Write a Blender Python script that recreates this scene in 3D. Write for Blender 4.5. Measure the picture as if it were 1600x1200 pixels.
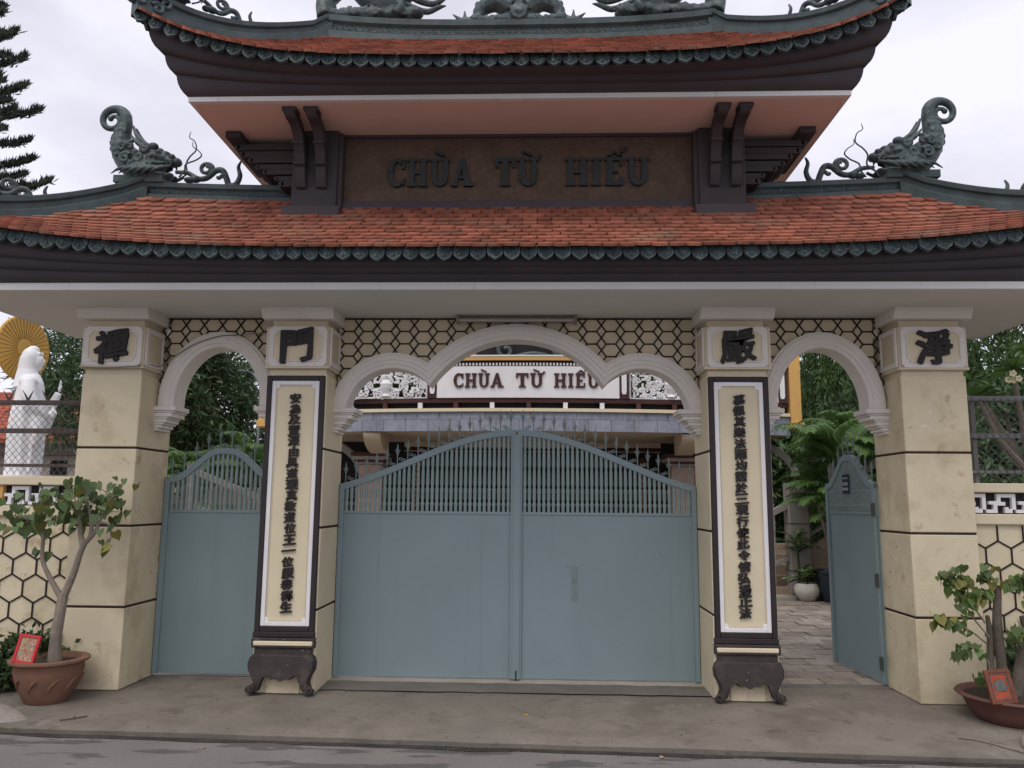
import bpy, math, random
import numpy as np
from mathutils import Matrix, Vector, Euler, noise

for o_ in list(bpy.data.objects):
    bpy.data.objects.remove(o_)
SC = bpy.context.scene
COL = SC.collection
PI = math.pi
R = math.radians
RND = random.Random(7)

# ------------------------------------------------------------------ camera
cam_d = bpy.data.cameras.new('camera')
cam_d.sensor_width = 36
cam_d.lens = 1250 / 1600 * 36
cam_d.clip_start = 0.05
cam_d.clip_end = 3000
cam = bpy.data.objects.new('camera', cam_d)
COL.objects.link(cam)
PITCH, YAW, ROLL = 0.14531, 0.036762, 0.008343
fw = Vector((-math.sin(YAW) * math.cos(PITCH), math.cos(YAW) * math.cos(PITCH), math.sin(PITCH)))
r0 = Vector((math.cos(YAW), math.sin(YAW), 0))
u0 = r0.cross(fw)
rt = r0 * math.cos(ROLL) + u0 * math.sin(ROLL)
upv = u0 * math.cos(ROLL) - r0 * math.sin(ROLL)
mw = Matrix((rt, upv, -fw)).transposed().to_4x4()
mw.translation = Vector((0.22565, -6.8921, 1.6))
cam.matrix_world = mw
SC.camera = cam

# ------------------------------------------------------------------ sky, sun, exposure
W = bpy.data.worlds.new('World')
SC.world = W
W.use_nodes = True
wn = W.node_tree.nodes
wl_ = W.node_tree.links
bg = wn['Background']
SUN_EL, SUN_AZ = R(58), R(200)      # azimuth measured from +Y clockwise: in front of the gate, over the viewer's left shoulder
sky = wn.new('ShaderNodeTexSky')
sky.sky_type = 'NISHITA'
sky.sun_disc = False
sky.sun_elevation = SUN_EL
sky.sun_rotation = SUN_AZ
sky.air_density = 1.0
sky.dust_density = 3.0
tc = wn.new('ShaderNodeTexCoord')
mp = wn.new('ShaderNodeMapping')
mp.inputs['Scale'].default_value = (1.0, 1.0, 2.2)
nz = wn.new('ShaderNodeTexNoise')
nz.inputs['Scale'].default_value = 3.4
nz.inputs['Detail'].default_value = 6
nz.inputs['Roughness'].default_value = 0.52
cr = wn.new('ShaderNodeValToRGB')
cr.color_ramp.elements[0].position = 0.34
cr.color_ramp.elements[0].color = (6.8, 6.7, 7.65, 1)
cr.color_ramp.elements[1].position = 0.60
cr.color_ramp.elements[1].color = (8.9, 8.75, 9.8, 1)
mx = wn.new('ShaderNodeMix')
mx.data_type = 'RGBA'
mx.inputs[0].default_value = 0.93
wl_.new(tc.outputs['Generated'], mp.inputs['Vector'])
wl_.new(mp.outputs['Vector'], nz.inputs['Vector'])
wl_.new(nz.outputs['Fac'], cr.inputs['Fac'])
wl_.new(sky.outputs['Color'], mx.inputs[6])
wl_.new(cr.outputs['Color'], mx.inputs[7])
wl_.new(mx.outputs[2], bg.inputs['Color'])
bg.inputs['Strength'].default_value = 0.1

sun_d = bpy.data.lights.new('sun', 'SUN')
sun_d.energy = 1.35
sun_d.angle = R(40)
sun_d.color = (1.0, 0.94, 0.84)
sun = bpy.data.objects.new('sun', sun_d)
COL.objects.link(sun)
sdir = Vector((math.sin(SUN_AZ) * math.cos(SUN_EL), math.cos(SUN_AZ) * math.cos(SUN_EL), math.sin(SUN_EL)))
sun.rotation_euler = sdir.to_track_quat('Z', 'Y').to_euler()

vs = SC.view_settings
vs.view_transform = 'Standard'
vs.look = 'None'
vs.exposure = 0.2
vs.gamma = 1.0
vs.use_curve_mapping = False
SC.cycles.max_bounces = 8
SC.cycles.diffuse_bounces = 5
SC.cycles.transparent_max_bounces = 8


# ------------------------------------------------------------------ materials
MATS = {}


def mat(name, col, rough=0.8, var=0.12, scale=6.0, bump=0.0, bscale=60.0, rnd=0.0, spots=None, metal=0.0, trans=0.0, spec=0.3, streak=None, grain=0.0, island=0.0):
    """procedural material: base colour with noise variation, optional per-object variation, worn spots
    spots=(colour, scale, threshold, softness), streak=(colour, xscale, zscale, threshold)"""
    if name in MATS:
        return MATS[name]
    m = bpy.data.materials.new(name)
    m.use_nodes = True
    nt = m.node_tree
    N, L = nt.nodes, nt.links
    p = N['Principled BSDF']
    p.inputs['Roughness'].default_value = rough
    p.inputs['Metallic'].default_value = metal
    p.inputs['Specular IOR Level'].default_value = spec
    tcn = N.new('ShaderNodeTexCoord')
    geo = N.new('ShaderNodeNewGeometry')
    vec = geo.outputs['Position']

    def noise_(sc, det=5, rg=0.6, v=vec):
        n = N.new('ShaderNodeTexNoise')
        n.inputs['Scale'].default_value = sc
        n.inputs['Detail'].default_value = det
        n.inputs['Roughness'].default_value = rg
        L.new(v, n.inputs['Vector'])
        return n

    def mul(fac_out, lo, hi, col_in):
        mr = N.new('ShaderNodeMapRange')
        mr.inputs['From Min'].default_value = 0.25
        mr.inputs['From Max'].default_value = 0.75
        mr.inputs['To Min'].default_value = lo
        mr.inputs['To Max'].default_value = hi
        L.new(fac_out, mr.inputs['Value'])
        vm = N.new('ShaderNodeVectorMath')
        vm.operation = 'SCALE'
        L.new(col_in, vm.inputs[0])
        L.new(mr.outputs[0], vm.inputs['Scale'])
        return vm.outputs[0]

    rgb = N.new('ShaderNodeRGB')
    rgb.outputs[0].default_value = (*col, 1)
    c = rgb.outputs[0]
    if var:
        c = mul(noise_(scale).outputs['Fac'], 1 - var, 1 + var, c)
        c = mul(noise_(scale * 0.23, 3).outputs['Fac'], 1 - var * 0.8, 1 + var * 0.8, c)
    if grain:
        c = mul(noise_(bscale * 2.5, 2).outputs['Fac'], 1 - grain, 1 + grain, c)
    if rnd:
        oi = N.new('ShaderNodeObjectInfo')
        mr = N.new('ShaderNodeMapRange')
        mr.inputs['To Min'].default_value = 1 - rnd
        mr.inputs['To Max'].default_value = 1 + rnd
        L.new(oi.outputs['Random'], mr.inputs['Value'])
        vm = N.new('ShaderNodeVectorMath')
        vm.operation = 'SCALE'
        L.new(c, vm.inputs[0])
        L.new(mr.outputs[0], vm.inputs['Scale'])
        c = vm.outputs[0]

    if island:
        mr = N.new('ShaderNodeMapRange')
        mr.inputs['To Min'].default_value = 1 - island
        mr.inputs['To Max'].default_value = 1 + island
        L.new(geo.outputs['Random Per Island'], mr.inputs['Value'])
        vm = N.new('ShaderNodeVectorMath')
        vm.operation = 'SCALE'
        L.new(c, vm.inputs[0])
        L.new(mr.outputs[0], vm.inputs['Scale'])
        c = vm.outputs[0]

    def overlay(fac, colr, cin):
        mxn = N.new('ShaderNodeMix')
        mxn.data_type = 'RGBA'
        L.new(fac, mxn.inputs[0])
        L.new(cin, mxn.inputs[6])
        mxn.inputs[7].default_value = (*colr, 1)
        return mxn.outputs[2]

    def thresh(fac, t, soft, hi=1.0):
        mr = N.new('ShaderNodeMapRange')
        mr.inputs['From Min'].default_value = t
        mr.inputs['From Max'].default_value = t + soft
        mr.inputs['To Max'].default_value = hi
        L.new(fac, mr.inputs['Value'])
        return mr.outputs[0]

    for s in (spots or []):
        scol, ssc, st, ssoft = s[:4]
        c = overlay(thresh(noise_(ssc, 6, 0.65).outputs['Fac'], st, ssoft, s[4] if len(s) > 4 else 0.9), scol, c)
    for s in (streak or []):
        scol, xs, zs, st, hi = s
        mpn = N.new('ShaderNodeMapping')
        mpn.inputs['Scale'].default_value = (xs, xs, zs)
        L.new(vec, mpn.inputs['Vector'])
        c = overlay(thresh(noise_(1.0, 5, 0.6, mpn.outputs[0]).outputs['Fac'], st, 0.15, hi), scol, c)
    L.new(c, p.inputs['Base Color'])
    if bump:
        b = N.new('ShaderNodeBump')
        b.inputs['Strength'].default_value = bump
        b.inputs['Distance'].default_value = 0.01
        L.new(noise_(bscale, 4, 0.6).outputs['Fac'], b.inputs['Height'])
        L.new(b.outputs[0], p.inputs['Normal'])
    if trans:
        # thin leaf: part of the light passes through
        ts = N.new('ShaderNodeBsdfTranslucent')
        L.new(c, ts.inputs['Color'])
        ms = N.new('ShaderNodeMixShader')
        ms.inputs[0].default_value = trans
        L.new(p.outputs[0], ms.inputs[1])
        L.new(ts.outputs[0], ms.inputs[2])
        L.new(ms.outputs[0], N['Material Output'].inputs['Surface'])
    MATS[name] = m
    return m


DIRT = (0.17, 0.14, 0.09)
cream = mat('cream_plaster', (0.675, 0.595, 0.425), 0.85, 0.06, 3.0, 0.25, 50, spots=[((0.45, 0.36, 0.22), 5.0, 0.62, 0.2, 0.5), ((0.2, 0.16, 0.11), 26.0, 0.72, 0.05, 0.7)])
cream_low = mat('cream_plaster_stained', (0.655, 0.578, 0.41), 0.88, 0.08, 3.0, 0.3, 50, spots=[((0.42, 0.33, 0.20), 2.6, 0.50, 0.2, 0.6), ((0.14, 0.11, 0.08), 15.0, 0.66, 0.04, 0.75), ((0.30, 0.20, 0.11), 4.5, 0.60, 0.08, 0.55), ((0.70, 0.66, 0.55), 7.0, 0.62, 0.05, 0.6)], streak=[((0.38, 0.32, 0.22), 9, 1.0, 0.60, 0.4)])
spandrel = mat('tan_plaster', (0.60, 0.525, 0.38), 0.85, 0.07, 4.0, 0.2, 60)
trim = mat('off_white_plaster', (0.70, 0.665, 0.62), 0.85, 0.06, 5.0, 0.25, 45, spots=[((0.4, 0.36, 0.32), 7.0, 0.64, 0.2, 0.5)])
white_p = mat('white_paint', (0.76, 0.75, 0.76), 0.7, 0.05, 5.0, 0.15, 50, spots=[((0.45, 0.4, 0.36), 9.0, 0.68, 0.15, 0.6)])
dark_brown = mat('dark_brown_paint', (0.030, 0.023, 0.025), 0.55, 0.15, 8.0, 0.2, 60, spots=[((0.5, 0.45, 0.4), 42.0, 0.74, 0.02, 0.9)])
black_line = mat('black_strip', (0.022, 0.016, 0.016), 0.7, 0.2, 12.0)
groove_m = mat('dark_groove', (0.040, 0.020, 0.017), 0.8, 0.2, 12.0)
ink = mat('black_lettering', (0.026, 0.022, 0.023), 0.6, 0.15, 20.0, 0.15, 90)
cornice_m = mat('dark_umber_plaster', (0.066, 0.056, 0.064), 0.75, 0.14, 3.0, 0.2, 40)
bracket_m = mat('bracket_umber', (0.055, 0.047, 0.050), 0.75, 0.14, 4.0, 0.2, 40)
glaze = mat('dark_green_glaze', (0.062, 0.088, 0.092), 0.5, 0.3, 7.0, 0.35, 40, spots=[((0.15, 0.18, 0.16), 8.0, 0.6, 0.2, 0.6)])
glaze_rel = mat('green_glaze_relief', (0.055, 0.078, 0.084), 0.4, 0.35, 14.0, 0.5, 45, spots=[((0.16, 0.21, 0.19), 22.0, 0.54, 0.12, 0.7), ((0.02, 0.024, 0.028), 9.0, 0.58, 0.1, 0.7)])
worn_brown = mat('worn_brown_paint', (0.050, 0.040, 0.038), 0.7, 0.25, 8.0, 0.4, 50, spots=[((0.13, 0.11, 0.095), 6.0, 0.55, 0.15, 0.6), ((0.55, 0.5, 0.44), 30.0, 0.67, 0.02, 0.9)])
tile_m = mat('terracotta_tile', (0.275, 0.098, 0.062), 0.85, 0.2, 10.0, 0.35, 80, rnd=0.3, spots=[((0.07, 0.05, 0.045), 3.4, 0.585, 0.1, 0.75), ((0.30, 0.185, 0.125), 1.7, 0.54, 0.15, 0.7), ((0.45, 0.21, 0.14), 14.0, 0.58, 0.12, 0.6)])
tile_f = mat('terracotta_tile_field', (0.275, 0.098, 0.062), 0.85, 0.2, 9.0, 0.25, 80, spots=[((0.07, 0.05, 0.045), 3.4, 0.585, 0.1, 0.75), ((0.30, 0.185, 0.125), 1.7, 0.54, 0.15, 0.7), ((0.45, 0.21, 0.14), 14.0, 0.58, 0.12, 0.6)], island=0.3)
soffit_m = mat('grey_white_soffit', (0.67, 0.65, 0.615), 0.9, 0.04, 2.0)
soffit_u = mat('pink_soffit', (0.74, 0.59, 0.53), 0.9, 0.06, 2.0, spots=[((0.62, 0.51, 0.46), 2.5, 0.58, 0.2, 0.5)])
fascia_m = mat('white_fascia', (0.74, 0.73, 0.72), 0.85, 0.05, 4.0, streak=[((0.42, 0.4, 0.37), 9, 3, 0.62, 0.6)])
sign_bg = mat('rough_brown_render', (0.11, 0.078, 0.058), 0.95, 0.25, 25.0, 0.9, 70, grain=0.35)
sign_letter = mat('dark_green_lettering', (0.028, 0.036, 0.038), 0.6, 0.15, 10.0)
door_m = mat('blue_grey_enamel', (0.205, 0.275, 0.292), 0.45, 0.06, 1.2, 0.22, 2.2, spec=0.4, spots=[((0.16, 0.215, 0.225), 1.6, 0.56, 0.3, 0.45), ((0.07, 0.08, 0.08), 15.0, 0.70, 0.015, 0.6), ((0.24, 0.30, 0.31), 9.0, 0.66, 0.04, 0.35)], streak=[((0.165, 0.215, 0.215), 14, 0.4, 0.57, 0.4)])
pick_m = mat('blue_grey_bars', (0.225, 0.292, 0.292), 0.5, 0.1, 6.0, spec=0.4)
spear_m = mat('grey_green_iron', (0.18, 0.23, 0.225), 0.55, 0.15, 12.0)
concrete = mat('pavement_concrete', (0.195, 0.174, 0.148), 0.93, 0.2, 1.6, 0.5, 55, grain=0.12, spots=[((0.13, 0.112, 0.09), 1.3, 0.48, 0.16, 0.7), ((0.06, 0.05, 0.042), 13.0, 0.635, 0.05, 0.7), ((0.27, 0.24, 0.205), 2.3, 0.56, 0.12, 0.55), ((0.10, 0.085, 0.07), 4.5, 0.58, 0.06, 0.5)])
ramp_m = mat('threshold_concrete', (0.16, 0.148, 0.132), 0.95, 0.16, 3.0, 0.7, 90, grain=0.25)
thresh_m = mat('worn_threshold', (0.40, 0.36, 0.31), 0.9, 0.15, 5.0, 0.5, 60, grain=0.15)
asphalt = mat('worn_asphalt', (0.195, 0.182, 0.172), 0.85, 0.12, 2.0, 0.5, 120, grain=0.22)
kerb_dark = mat('kerb_edge_grime', (0.045, 0.04, 0.036), 0.95, 0.4, 9.0, 0.6, 40)
rubble_m = mat('rough_cement', (0.27, 0.24, 0.215), 0.95, 0.2, 7.0, 0.9, 40, grain=0.2)
paver_m = mat('stone_paver', (0.31, 0.268, 0.222), 0.9, 0.25, 9.0, 0.7, 60, rnd=0.24, grain=0.2, spots=[((0.16, 0.14, 0.12), 4.0, 0.58, 0.15, 0.5)])
bedding = mat('paver_bedding', (0.10, 0.09, 0.075), 0.95, 0.2, 5.0)
terracotta = mat('terracotta_pot', (0.185, 0.098, 0.065), 0.85, 0.22, 6.0, 0.3, 30, spots=[((0.12, 0.10, 0.085), 4.0, 0.55, 0.2, 0.7)])
redclay = mat('red_clay_dish', (0.135, 0.062, 0.05), 0.7, 0.15, 6.0, 0.2, 30)
soil = mat('soil', (0.045, 0.035, 0.026), 0.95, 0.3, 30.0, 0.9, 60)
bark = mat('pale_bark', (0.23, 0.195, 0.16), 0.9, 0.25, 18.0, 0.6, 70)
bark_d = mat('dark_bark', (0.11, 0.092, 0.075), 0.95, 0.3, 14.0, 0.7, 60)
leaf_m = mat('heart_leaf', (0.088, 0.138, 0.05), 0.5, 0.2, 12.0, rnd=0.45, trans=0.22, spec=0.4)
leaf_y = mat('yellowing_leaf', (0.16, 0.15, 0.04), 0.55, 0.2, 12.0, rnd=0.4, trans=0.25)
leaf_r = mat('fresh_leaf', (0.105, 0.165, 0.045), 0.5, 0.2, 12.0, rnd=0.45, trans=0.3, spec=0.4)
shrub_m = mat('shrub_leaf', (0.05, 0.082, 0.03), 0.6, 0.45, 14.0, trans=0.2)
tree_a = mat('dark_tree_leaf', (0.07, 0.125, 0.05), 0.5, 0.55, 1.3, trans=0.2, spec=0.4)
tree_b = mat('weeping_tree_leaf', (0.075, 0.130, 0.045), 0.55, 0.5, 1.6, trans=0.2)
pine_m = mat('pine_needles', (0.048, 0.064, 0.045), 0.7, 0.4, 2.0, trans=0.1)
palm_m = mat('palm_leaf', (0.085, 0.165, 0.042), 0.5, 0.35, 2.4, trans=0.28, rnd=0.3, spec=0.4)
frangi_m = mat('frangipani_leaf', (0.080, 0.150, 0.042), 0.45, 0.2, 8.0, rnd=0.4, trans=0.3)
petal_m = mat('cream_petal', (0.80, 0.74, 0.50), 0.6, 0.05, 8.0, trans=0.2)
variegated = mat('variegated_leaf', (0.055, 0.115, 0.04), 0.45, 0.1, 8.0, trans=0.2, spots=[((0.42, 0.5, 0.22), 18.0, 0.5, 0.1, 0.9)])
statue_m = mat('white_statue', (0.83, 0.83, 0.85), 0.55, 0.04, 5.0)
gold_m = mat('ochre_gold_paint', (0.56, 0.33, 0.075), 0.6, 0.1, 6.0)
gold_l = mat('halo_dark_line', (0.19, 0.10, 0.025), 0.7, 0.1, 6.0)
rust_rail = mat('rusty_rail', (0.11, 0.085, 0.078), 0.8, 0.3, 14.0, spots=[((0.14, 0.05, 0.035), 9.0, 0.52, 0.2, 0.8)])
grey_rail = mat('grey_rail', (0.17, 0.17, 0.165), 0.6, 0.2, 12.0)
wire_m = mat('chain_wire', (0.13, 0.13, 0.13), 0.5, 0.2, 20.0, metal=0.4)
ochre = mat('ochre_wall', (0.62, 0.36, 0.12), 0.85, 0.06, 3.0, spots=[((0.5, 0.27, 0.12), 2.0, 0.6, 0.2, 0.5)])
slate = mat('blue_grey_stone', (0.235, 0.262, 0.315), 0.6, 0.22, 14.0, rnd=0.09, grain=0.1, streak=[((0.32, 0.345, 0.39), 26, 5, 0.52, 0.6)])
temple_cream = mat('temple_cream', (0.70, 0.61, 0.44), 0.85, 0.05, 4.0, spots=[((0.35, 0.28, 0.2), 8.0, 0.68, 0.1, 0.7)])
temple_ceiling = mat('temple_ceiling', (0.50, 0.41, 0.31), 0.9, 0.05, 2.0)
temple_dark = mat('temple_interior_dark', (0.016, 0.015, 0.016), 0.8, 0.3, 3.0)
temple_red = mat('brown_red_trim', (0.075, 0.030, 0.028), 0.7, 0.2, 6.0)
temple_pink = mat('temple_pinkish_column', (0.40, 0.29, 0.235), 0.8, 0.1, 5.0)
brown_letter = mat('chocolate_lettering', (0.058, 0.024, 0.024), 0.6, 0.2, 10.0, spots=[((0.5, 0.42, 0.4), 22.0, 0.72, 0.03, 0.7)])
roof_red = mat('far_roof_tile', (0.44, 0.115, 0.065), 0.85, 0.3, 9.0, spots=[((0.12, 0.07, 0.06), 3.0, 0.6, 0.1, 0.7)])
house_wall = mat('far_house_wall', (0.5, 0.45, 0.4), 0.9, 0.15, 2.0)
stairs_m = mat('stair_stone', (0.33, 0.25, 0.185), 0.85, 0.15, 5.0, 0.3, 30)
stair_grey = mat('stair_post_stone', (0.30, 0.275, 0.25), 0.85, 0.12, 5.0, 0.3, 30)
pot_white = mat('white_glazed_pot', (0.55, 0.53, 0.49), 0.4, 0.08, 5.0, spec=0.5)
red_frame = mat('red_lacquer', (0.50, 0.030, 0.035), 0.45, 0.1, 8.0)
red_old = mat('faded_red_lacquer', (0.33, 0.060, 0.028), 0.6, 0.25, 20.0, spots=[((0.14, 0.05, 0.03), 18.0, 0.58, 0.1, 0.7)])
brown_frame = mat('brown_frame', (0.16, 0.055, 0.033), 0.7, 0.2, 12.0)
print_m = mat('printed_paper', (0.30, 0.25, 0.16), 0.6, 0.3, 30.0, spots=[((0.5, 0.05, 0.04), 42.0, 0.52, 0.06, 0.9), ((0.06, 0.1, 0.07), 60.0, 0.58, 0.05, 0.8), ((0.75, 0.72, 0.62), 75.0, 0.6, 0.04, 0.8)])
print_g = mat('grey_medallion', (0.10, 0.11, 0.10), 0.6, 0.35, 60.0)
navy = mat('navy_plate', (0.018, 0.026, 0.055), 0.5, 0.1, 8.0)
plate_w = mat('pale_marks', (0.30, 0.35, 0.38), 0.6, 0.1, 20.0)
hinge_m = mat('dark_steel', (0.06, 0.065, 0.065), 0.5, 0.2, 20.0)
tube_m = mat('dusty_tube', (0.42, 0.385, 0.35), 0.5, 0.1, 10.0)
fix_m = mat('lamp_batten', (0.24, 0.215, 0.185), 0.7, 0.2, 10.0, spots=[((0.16, 0.07, 0.035), 16.0, 0.55, 0.1, 0.8)])
ground_m = mat('bare_earth', (0.13, 0.11, 0.085), 0.95, 0.3, 2.0)
fallen_m = mat('fallen_yellow_leaf', (0.60, 0.36, 0.04), 0.6, 0.2, 30.0)
fallen_b = mat('fallen_dry_leaf', (0.42, 0.27, 0.17), 0.7, 0.2, 30.0)
tyre_m = mat('black_rubber', (0.012, 0.012, 0.016), 0.7, 0.2, 20.0)
cable_m = mat('grey_cable', (0.20, 0.18, 0.165), 0.7, 0.1, 10.0)
steel_pole = mat('lamp_pole_grey', (0.22, 0.24, 0.27), 0.5, 0.1, 5.0)
yellow_cloth = mat('yellow_flowers', (0.75, 0.52, 0.04), 0.6, 0.3, 20.0)

# wet patches on the road: darker and glossier where noise is high, close to the kerb only by their own shape
nt = asphalt.node_tree
N, L = nt.nodes, nt.links
p = N['Principled BSDF']
geo = N.new('ShaderNodeNewGeometry')
mpn = N.new('ShaderNodeMapping')
mpn.inputs['Rotation'].default_value = (0, 0, R(2))
mpn.inputs['Scale'].default_value = (0.8, 3.0, 1)
L.new(geo.outputs['Position'], mpn.inputs['Vector'])
n1 = N.new('ShaderNodeTexNoise')
n1.inputs['Scale'].default_value = 1.7
n1.inputs['Detail'].default_value = 7
n1.inputs['Roughness'].default_value = 0.55
L.new(mpn.outputs[0], n1.inputs['Vector'])
mr = N.new('ShaderNodeMapRange')
mr.inputs['From Min'].default_value = 0.55
mr.inputs['From Max'].default_value = 0.575
L.new(n1.outputs['Fac'], mr.inputs['Value'])
old = p.inputs['Base Color'].links[0].from_socket
mxn = N.new('ShaderNodeMix')
mxn.data_type = 'RGBA'
sc_ = N.new('ShaderNodeVectorMath')
sc_.operation = 'SCALE'
sc_.inputs['Scale'].default_value = 0.6
L.new(old, sc_.inputs[0])
L.new(mr.outputs[0], mxn.inputs[0])
L.new(old, mxn.inputs[6])
L.new(sc_.outputs[0], mxn.inputs[7])
L.new(mxn.outputs[2], p.inputs['Base Color'])
mr2 = N.new('ShaderNodeMapRange')
mr2.inputs['To Min'].default_value = 0.85
mr2.inputs['To Max'].default_value = 0.42
L.new(mr.outputs[0], mr2.inputs['Value'])
L.new(mr2.outputs[0], p.inputs['Roughness'])


# ------------------------------------------------------------------ mesh helpers
class MB:
    def __init__(s):
        s.v, s.f = [], []

    def add(s, vs_, fs_):
        b = len(s.v)
        s.v += [tuple(v) for v in vs_]
        s.f += [tuple(i + b for i in f) for f in fs_]
        return s

    def box(s, x0, x1, y0, y1, z0, z1):
        return s.add([(x0, y0, z0), (x1, y0, z0), (x1, y1, z0), (x0, y1, z0), (x0, y0, z1), (x1, y0, z1), (x1, y1, z1), (x0, y1, z1)],
                     [(3, 2, 1, 0), (4, 5, 6, 7), (0, 1, 5, 4), (1, 2, 6, 5), (2, 3, 7, 6), (3, 0, 4, 7)])

    def prism(s, pts, axis, a, b):
        """extrude a 2-D polygon. axis 'Y': pts are (x,z); 'X': pts are (y,z); 'Z': pts are (x,y)"""
        n = len(pts)

        def P(p, t):
            return (p[0], t, p[1]) if axis == 'Y' else ((t, p[0], p[1]) if axis == 'X' else (p[0], p[1], t))
        vs_ = [P(p, a) for p in pts] + [P(p, b) for p in pts]
        area = sum(pts[i][0] * pts[(i + 1) % n][1] - pts[(i + 1) % n][0] * pts[i][1] for i in range(n))
        flip = (area > 0)
        if axis == 'Y':
            flip = not flip
        if b < a:
            flip = not flip
        f0 = tuple(range(n))
        f1 = tuple(range(n, 2 * n))
        fs_ = [f0[::-1] if flip else f0, f1 if flip else f1[::-1]]
        for i in range(n):
            j = (i + 1) % n
            q = (i, j, j + n, i + n)
            fs_.append(q if flip else q[::-1])
        return s.add(vs_, fs_)

    def strip(s, p0, p1, w, h, nrm=(0, -1, 0)):
        """raised bar from p0 to p1, width w, standing h proud along nrm"""
        p0, p1, n = Vector(p0), Vector(p1), Vector(nrm)
        d = (p1 - p0).normalized()
        t = d.cross(n) * (w / 2)
        vs_ = [p0 - t, p1 - t, p1 + t, p0 + t]
        vs_ += [v + n * h for v in vs_]
        return s.add(vs_, [(4, 5, 6, 7), (0, 1, 5, 4)[::-1], (1, 2, 6, 5)[::-1], (2, 3, 7, 6)[::-1], (3, 0, 4, 7)[::-1]])

    def tube(s, pts, rad, n=8, cap=True, squash=None):
        pts = [Vector(p) for p in pts]
        m = len(pts)
        if not hasattr(rad, '__len__'):
            rad = [rad] * m
        b = len(s.v)
        d0 = (pts[1] - pts[0]).normalized()
        ref = Vector((0, 0, 1)) if abs(d0.z) < 0.9 else Vector((0, 1, 0))
        nx = d0.cross(ref).normalized()
        for i in range(m):
            d = (pts[min(i + 1, m - 1)] - pts[max(i - 1, 0)]).normalized()
            nx = (nx - d * nx.dot(d)).normalized()
            ny = d.cross(nx)
            for k in range(n):
                a = 2 * PI * k / n
                s.v.append(tuple(pts[i] + (nx * math.cos(a) + ny * math.sin(a)) * rad[i]))
        for i in range(m - 1):
            for k in range(n):
                k2 = (k + 1) % n
                s.f.append((b + i * n + k, b + i * n + k2, b + (i + 1) * n + k2, b + (i + 1) * n + k))
        if cap:
            s.f.append(tuple(b + k for k in range(n))[::-1])
            s.f.append(tuple(b + (m - 1) * n + k for k in range(n)))
        return s

    def lathe(s, prof, n=24, c=(0, 0, 0), cap=True, wob=0.0):
        b = len(s.v)
        for (r, z) in prof:
            for k in range(n):
                a = 2 * PI * k / n
                rr = r * (1 + wob * math.sin(3 * a + z * 9))
                s.v.append((c[0] + rr * math.cos(a), c[1] + rr * math.sin(a), c[2] + z))
        for i in range(len(prof) - 1):
            for k in range(n):
                k2 = (k + 1) % n
                s.f.append((b + i * n + k, b + i * n + k2, b + (i + 1) * n + k2, b + (i + 1) * n + k))
        if cap:
            s.f.append(tuple(b + k for k in range(n))[::-1])
            s.f.append(tuple(b + (len(prof) - 1) * n + k for k in range(n)))
        return s

    def ball(s, c, r, nu=12, nv=8, rot=None):
        if not hasattr(r, '__len__'):
            r = (r, r, r)
        b = len(s.v)
        M = Euler(rot).to_matrix() if rot else None
        for j in range(nv + 1):
            t = PI * j / nv
            for i in range(nu):
                a = 2 * PI * i / nu
                v = Vector((r[0] * math.sin(t) * math.cos(a), r[1] * math.sin(t) * math.sin(a), r[2] * math.cos(t)))
                if M:
                    v = M @ v
                s.v.append((c[0] + v.x, c[1] + v.y, c[2] + v.z))
        for j in range(nv):
            for i in range(nu):
                i2 = (i + 1) % nu
                s.f.append((b + j * nu + i, b + (j + 1) * nu + i, b + (j + 1) * nu + i2, b + j * nu + i2))
        return s

    def grid(s, rows, closed=False):
        b = len(s.v)
        n = len(rows[0])
        for r in rows:
            s.v += [tuple(p) for p in r]
        for i in range(len(rows) - 1):
            for k in range(n if closed else n - 1):
                k2 = (k + 1) % n
                s.f.append((b + i * n + k, b + i * n + k2, b + (i + 1) * n + k2, b + (i + 1) * n + k))
        return s

    def mesh(s, name, off=(0, 0, 0), ang=35):
        m = bpy.data.meshes.new(name)
        v = np.array(s.v, dtype=float).reshape(-1, 3) - np.array(off)
        m.from_pydata(v.tolist(), [], s.f)
        if ang is not None:
            m.polygons.foreach_set('use_smooth', [True] * len(m.polygons))
            m.set_sharp_from_angle(angle=R(ang))
        m.update()
        return m


WLOC = {}


def empty(name, loc, label, cat, group=None, rz=0.0):
    o = bpy.data.objects.new(name, None)
    o.empty_display_size = 0.1
    COL.objects.link(o)
    o.location = loc
    o.rotation_euler = (0, 0, rz)
    WLOC[o.name] = Vector(loc)
    tag(o, label, cat, group)
    return o


def tag(o, label=None, cat=None, group=None, kind=None):
    if label:
        o['label'] = label
    if cat:
        o['category'] = cat
    if group:
        o['group'] = group
    if kind:
        o['kind'] = kind
    return o


def part(name, mb, material, parent=None, ang=35, bevel=0.0, local=False, kind=None, seg=2):
    """one mesh object; mb coordinates are world coordinates unless local (then in the parent's frame)"""
    off = Vector((0, 0, 0))
    if parent is not None and not local:
        off = WLOC.get(parent.name, Vector((0, 0, 0)))
    me = mb.mesh(name, off, ang) if isinstance(mb, MB) else mb
    if material is not None:
        me.materials.clear()
        me.materials.append(material)
    o = bpy.data.objects.new(name, me)
    COL.objects.link(o)
    if parent is not None:
        o.parent = parent
        WLOC[o.name] = off.copy() if not local else WLOC.get(parent.name, Vector((0, 0, 0)))
    else:
        WLOC[o.name] = Vector((0, 0, 0))
    if bevel:
        bm_ = o.modifiers.new('bevel', 'BEVEL')
        bm_.width = bevel
        bm_.segments = seg
        bm_.limit_method = 'ANGLE'
        bm_.angle_limit = R(40)
    if kind:
        o['kind'] = kind
    return o


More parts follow.
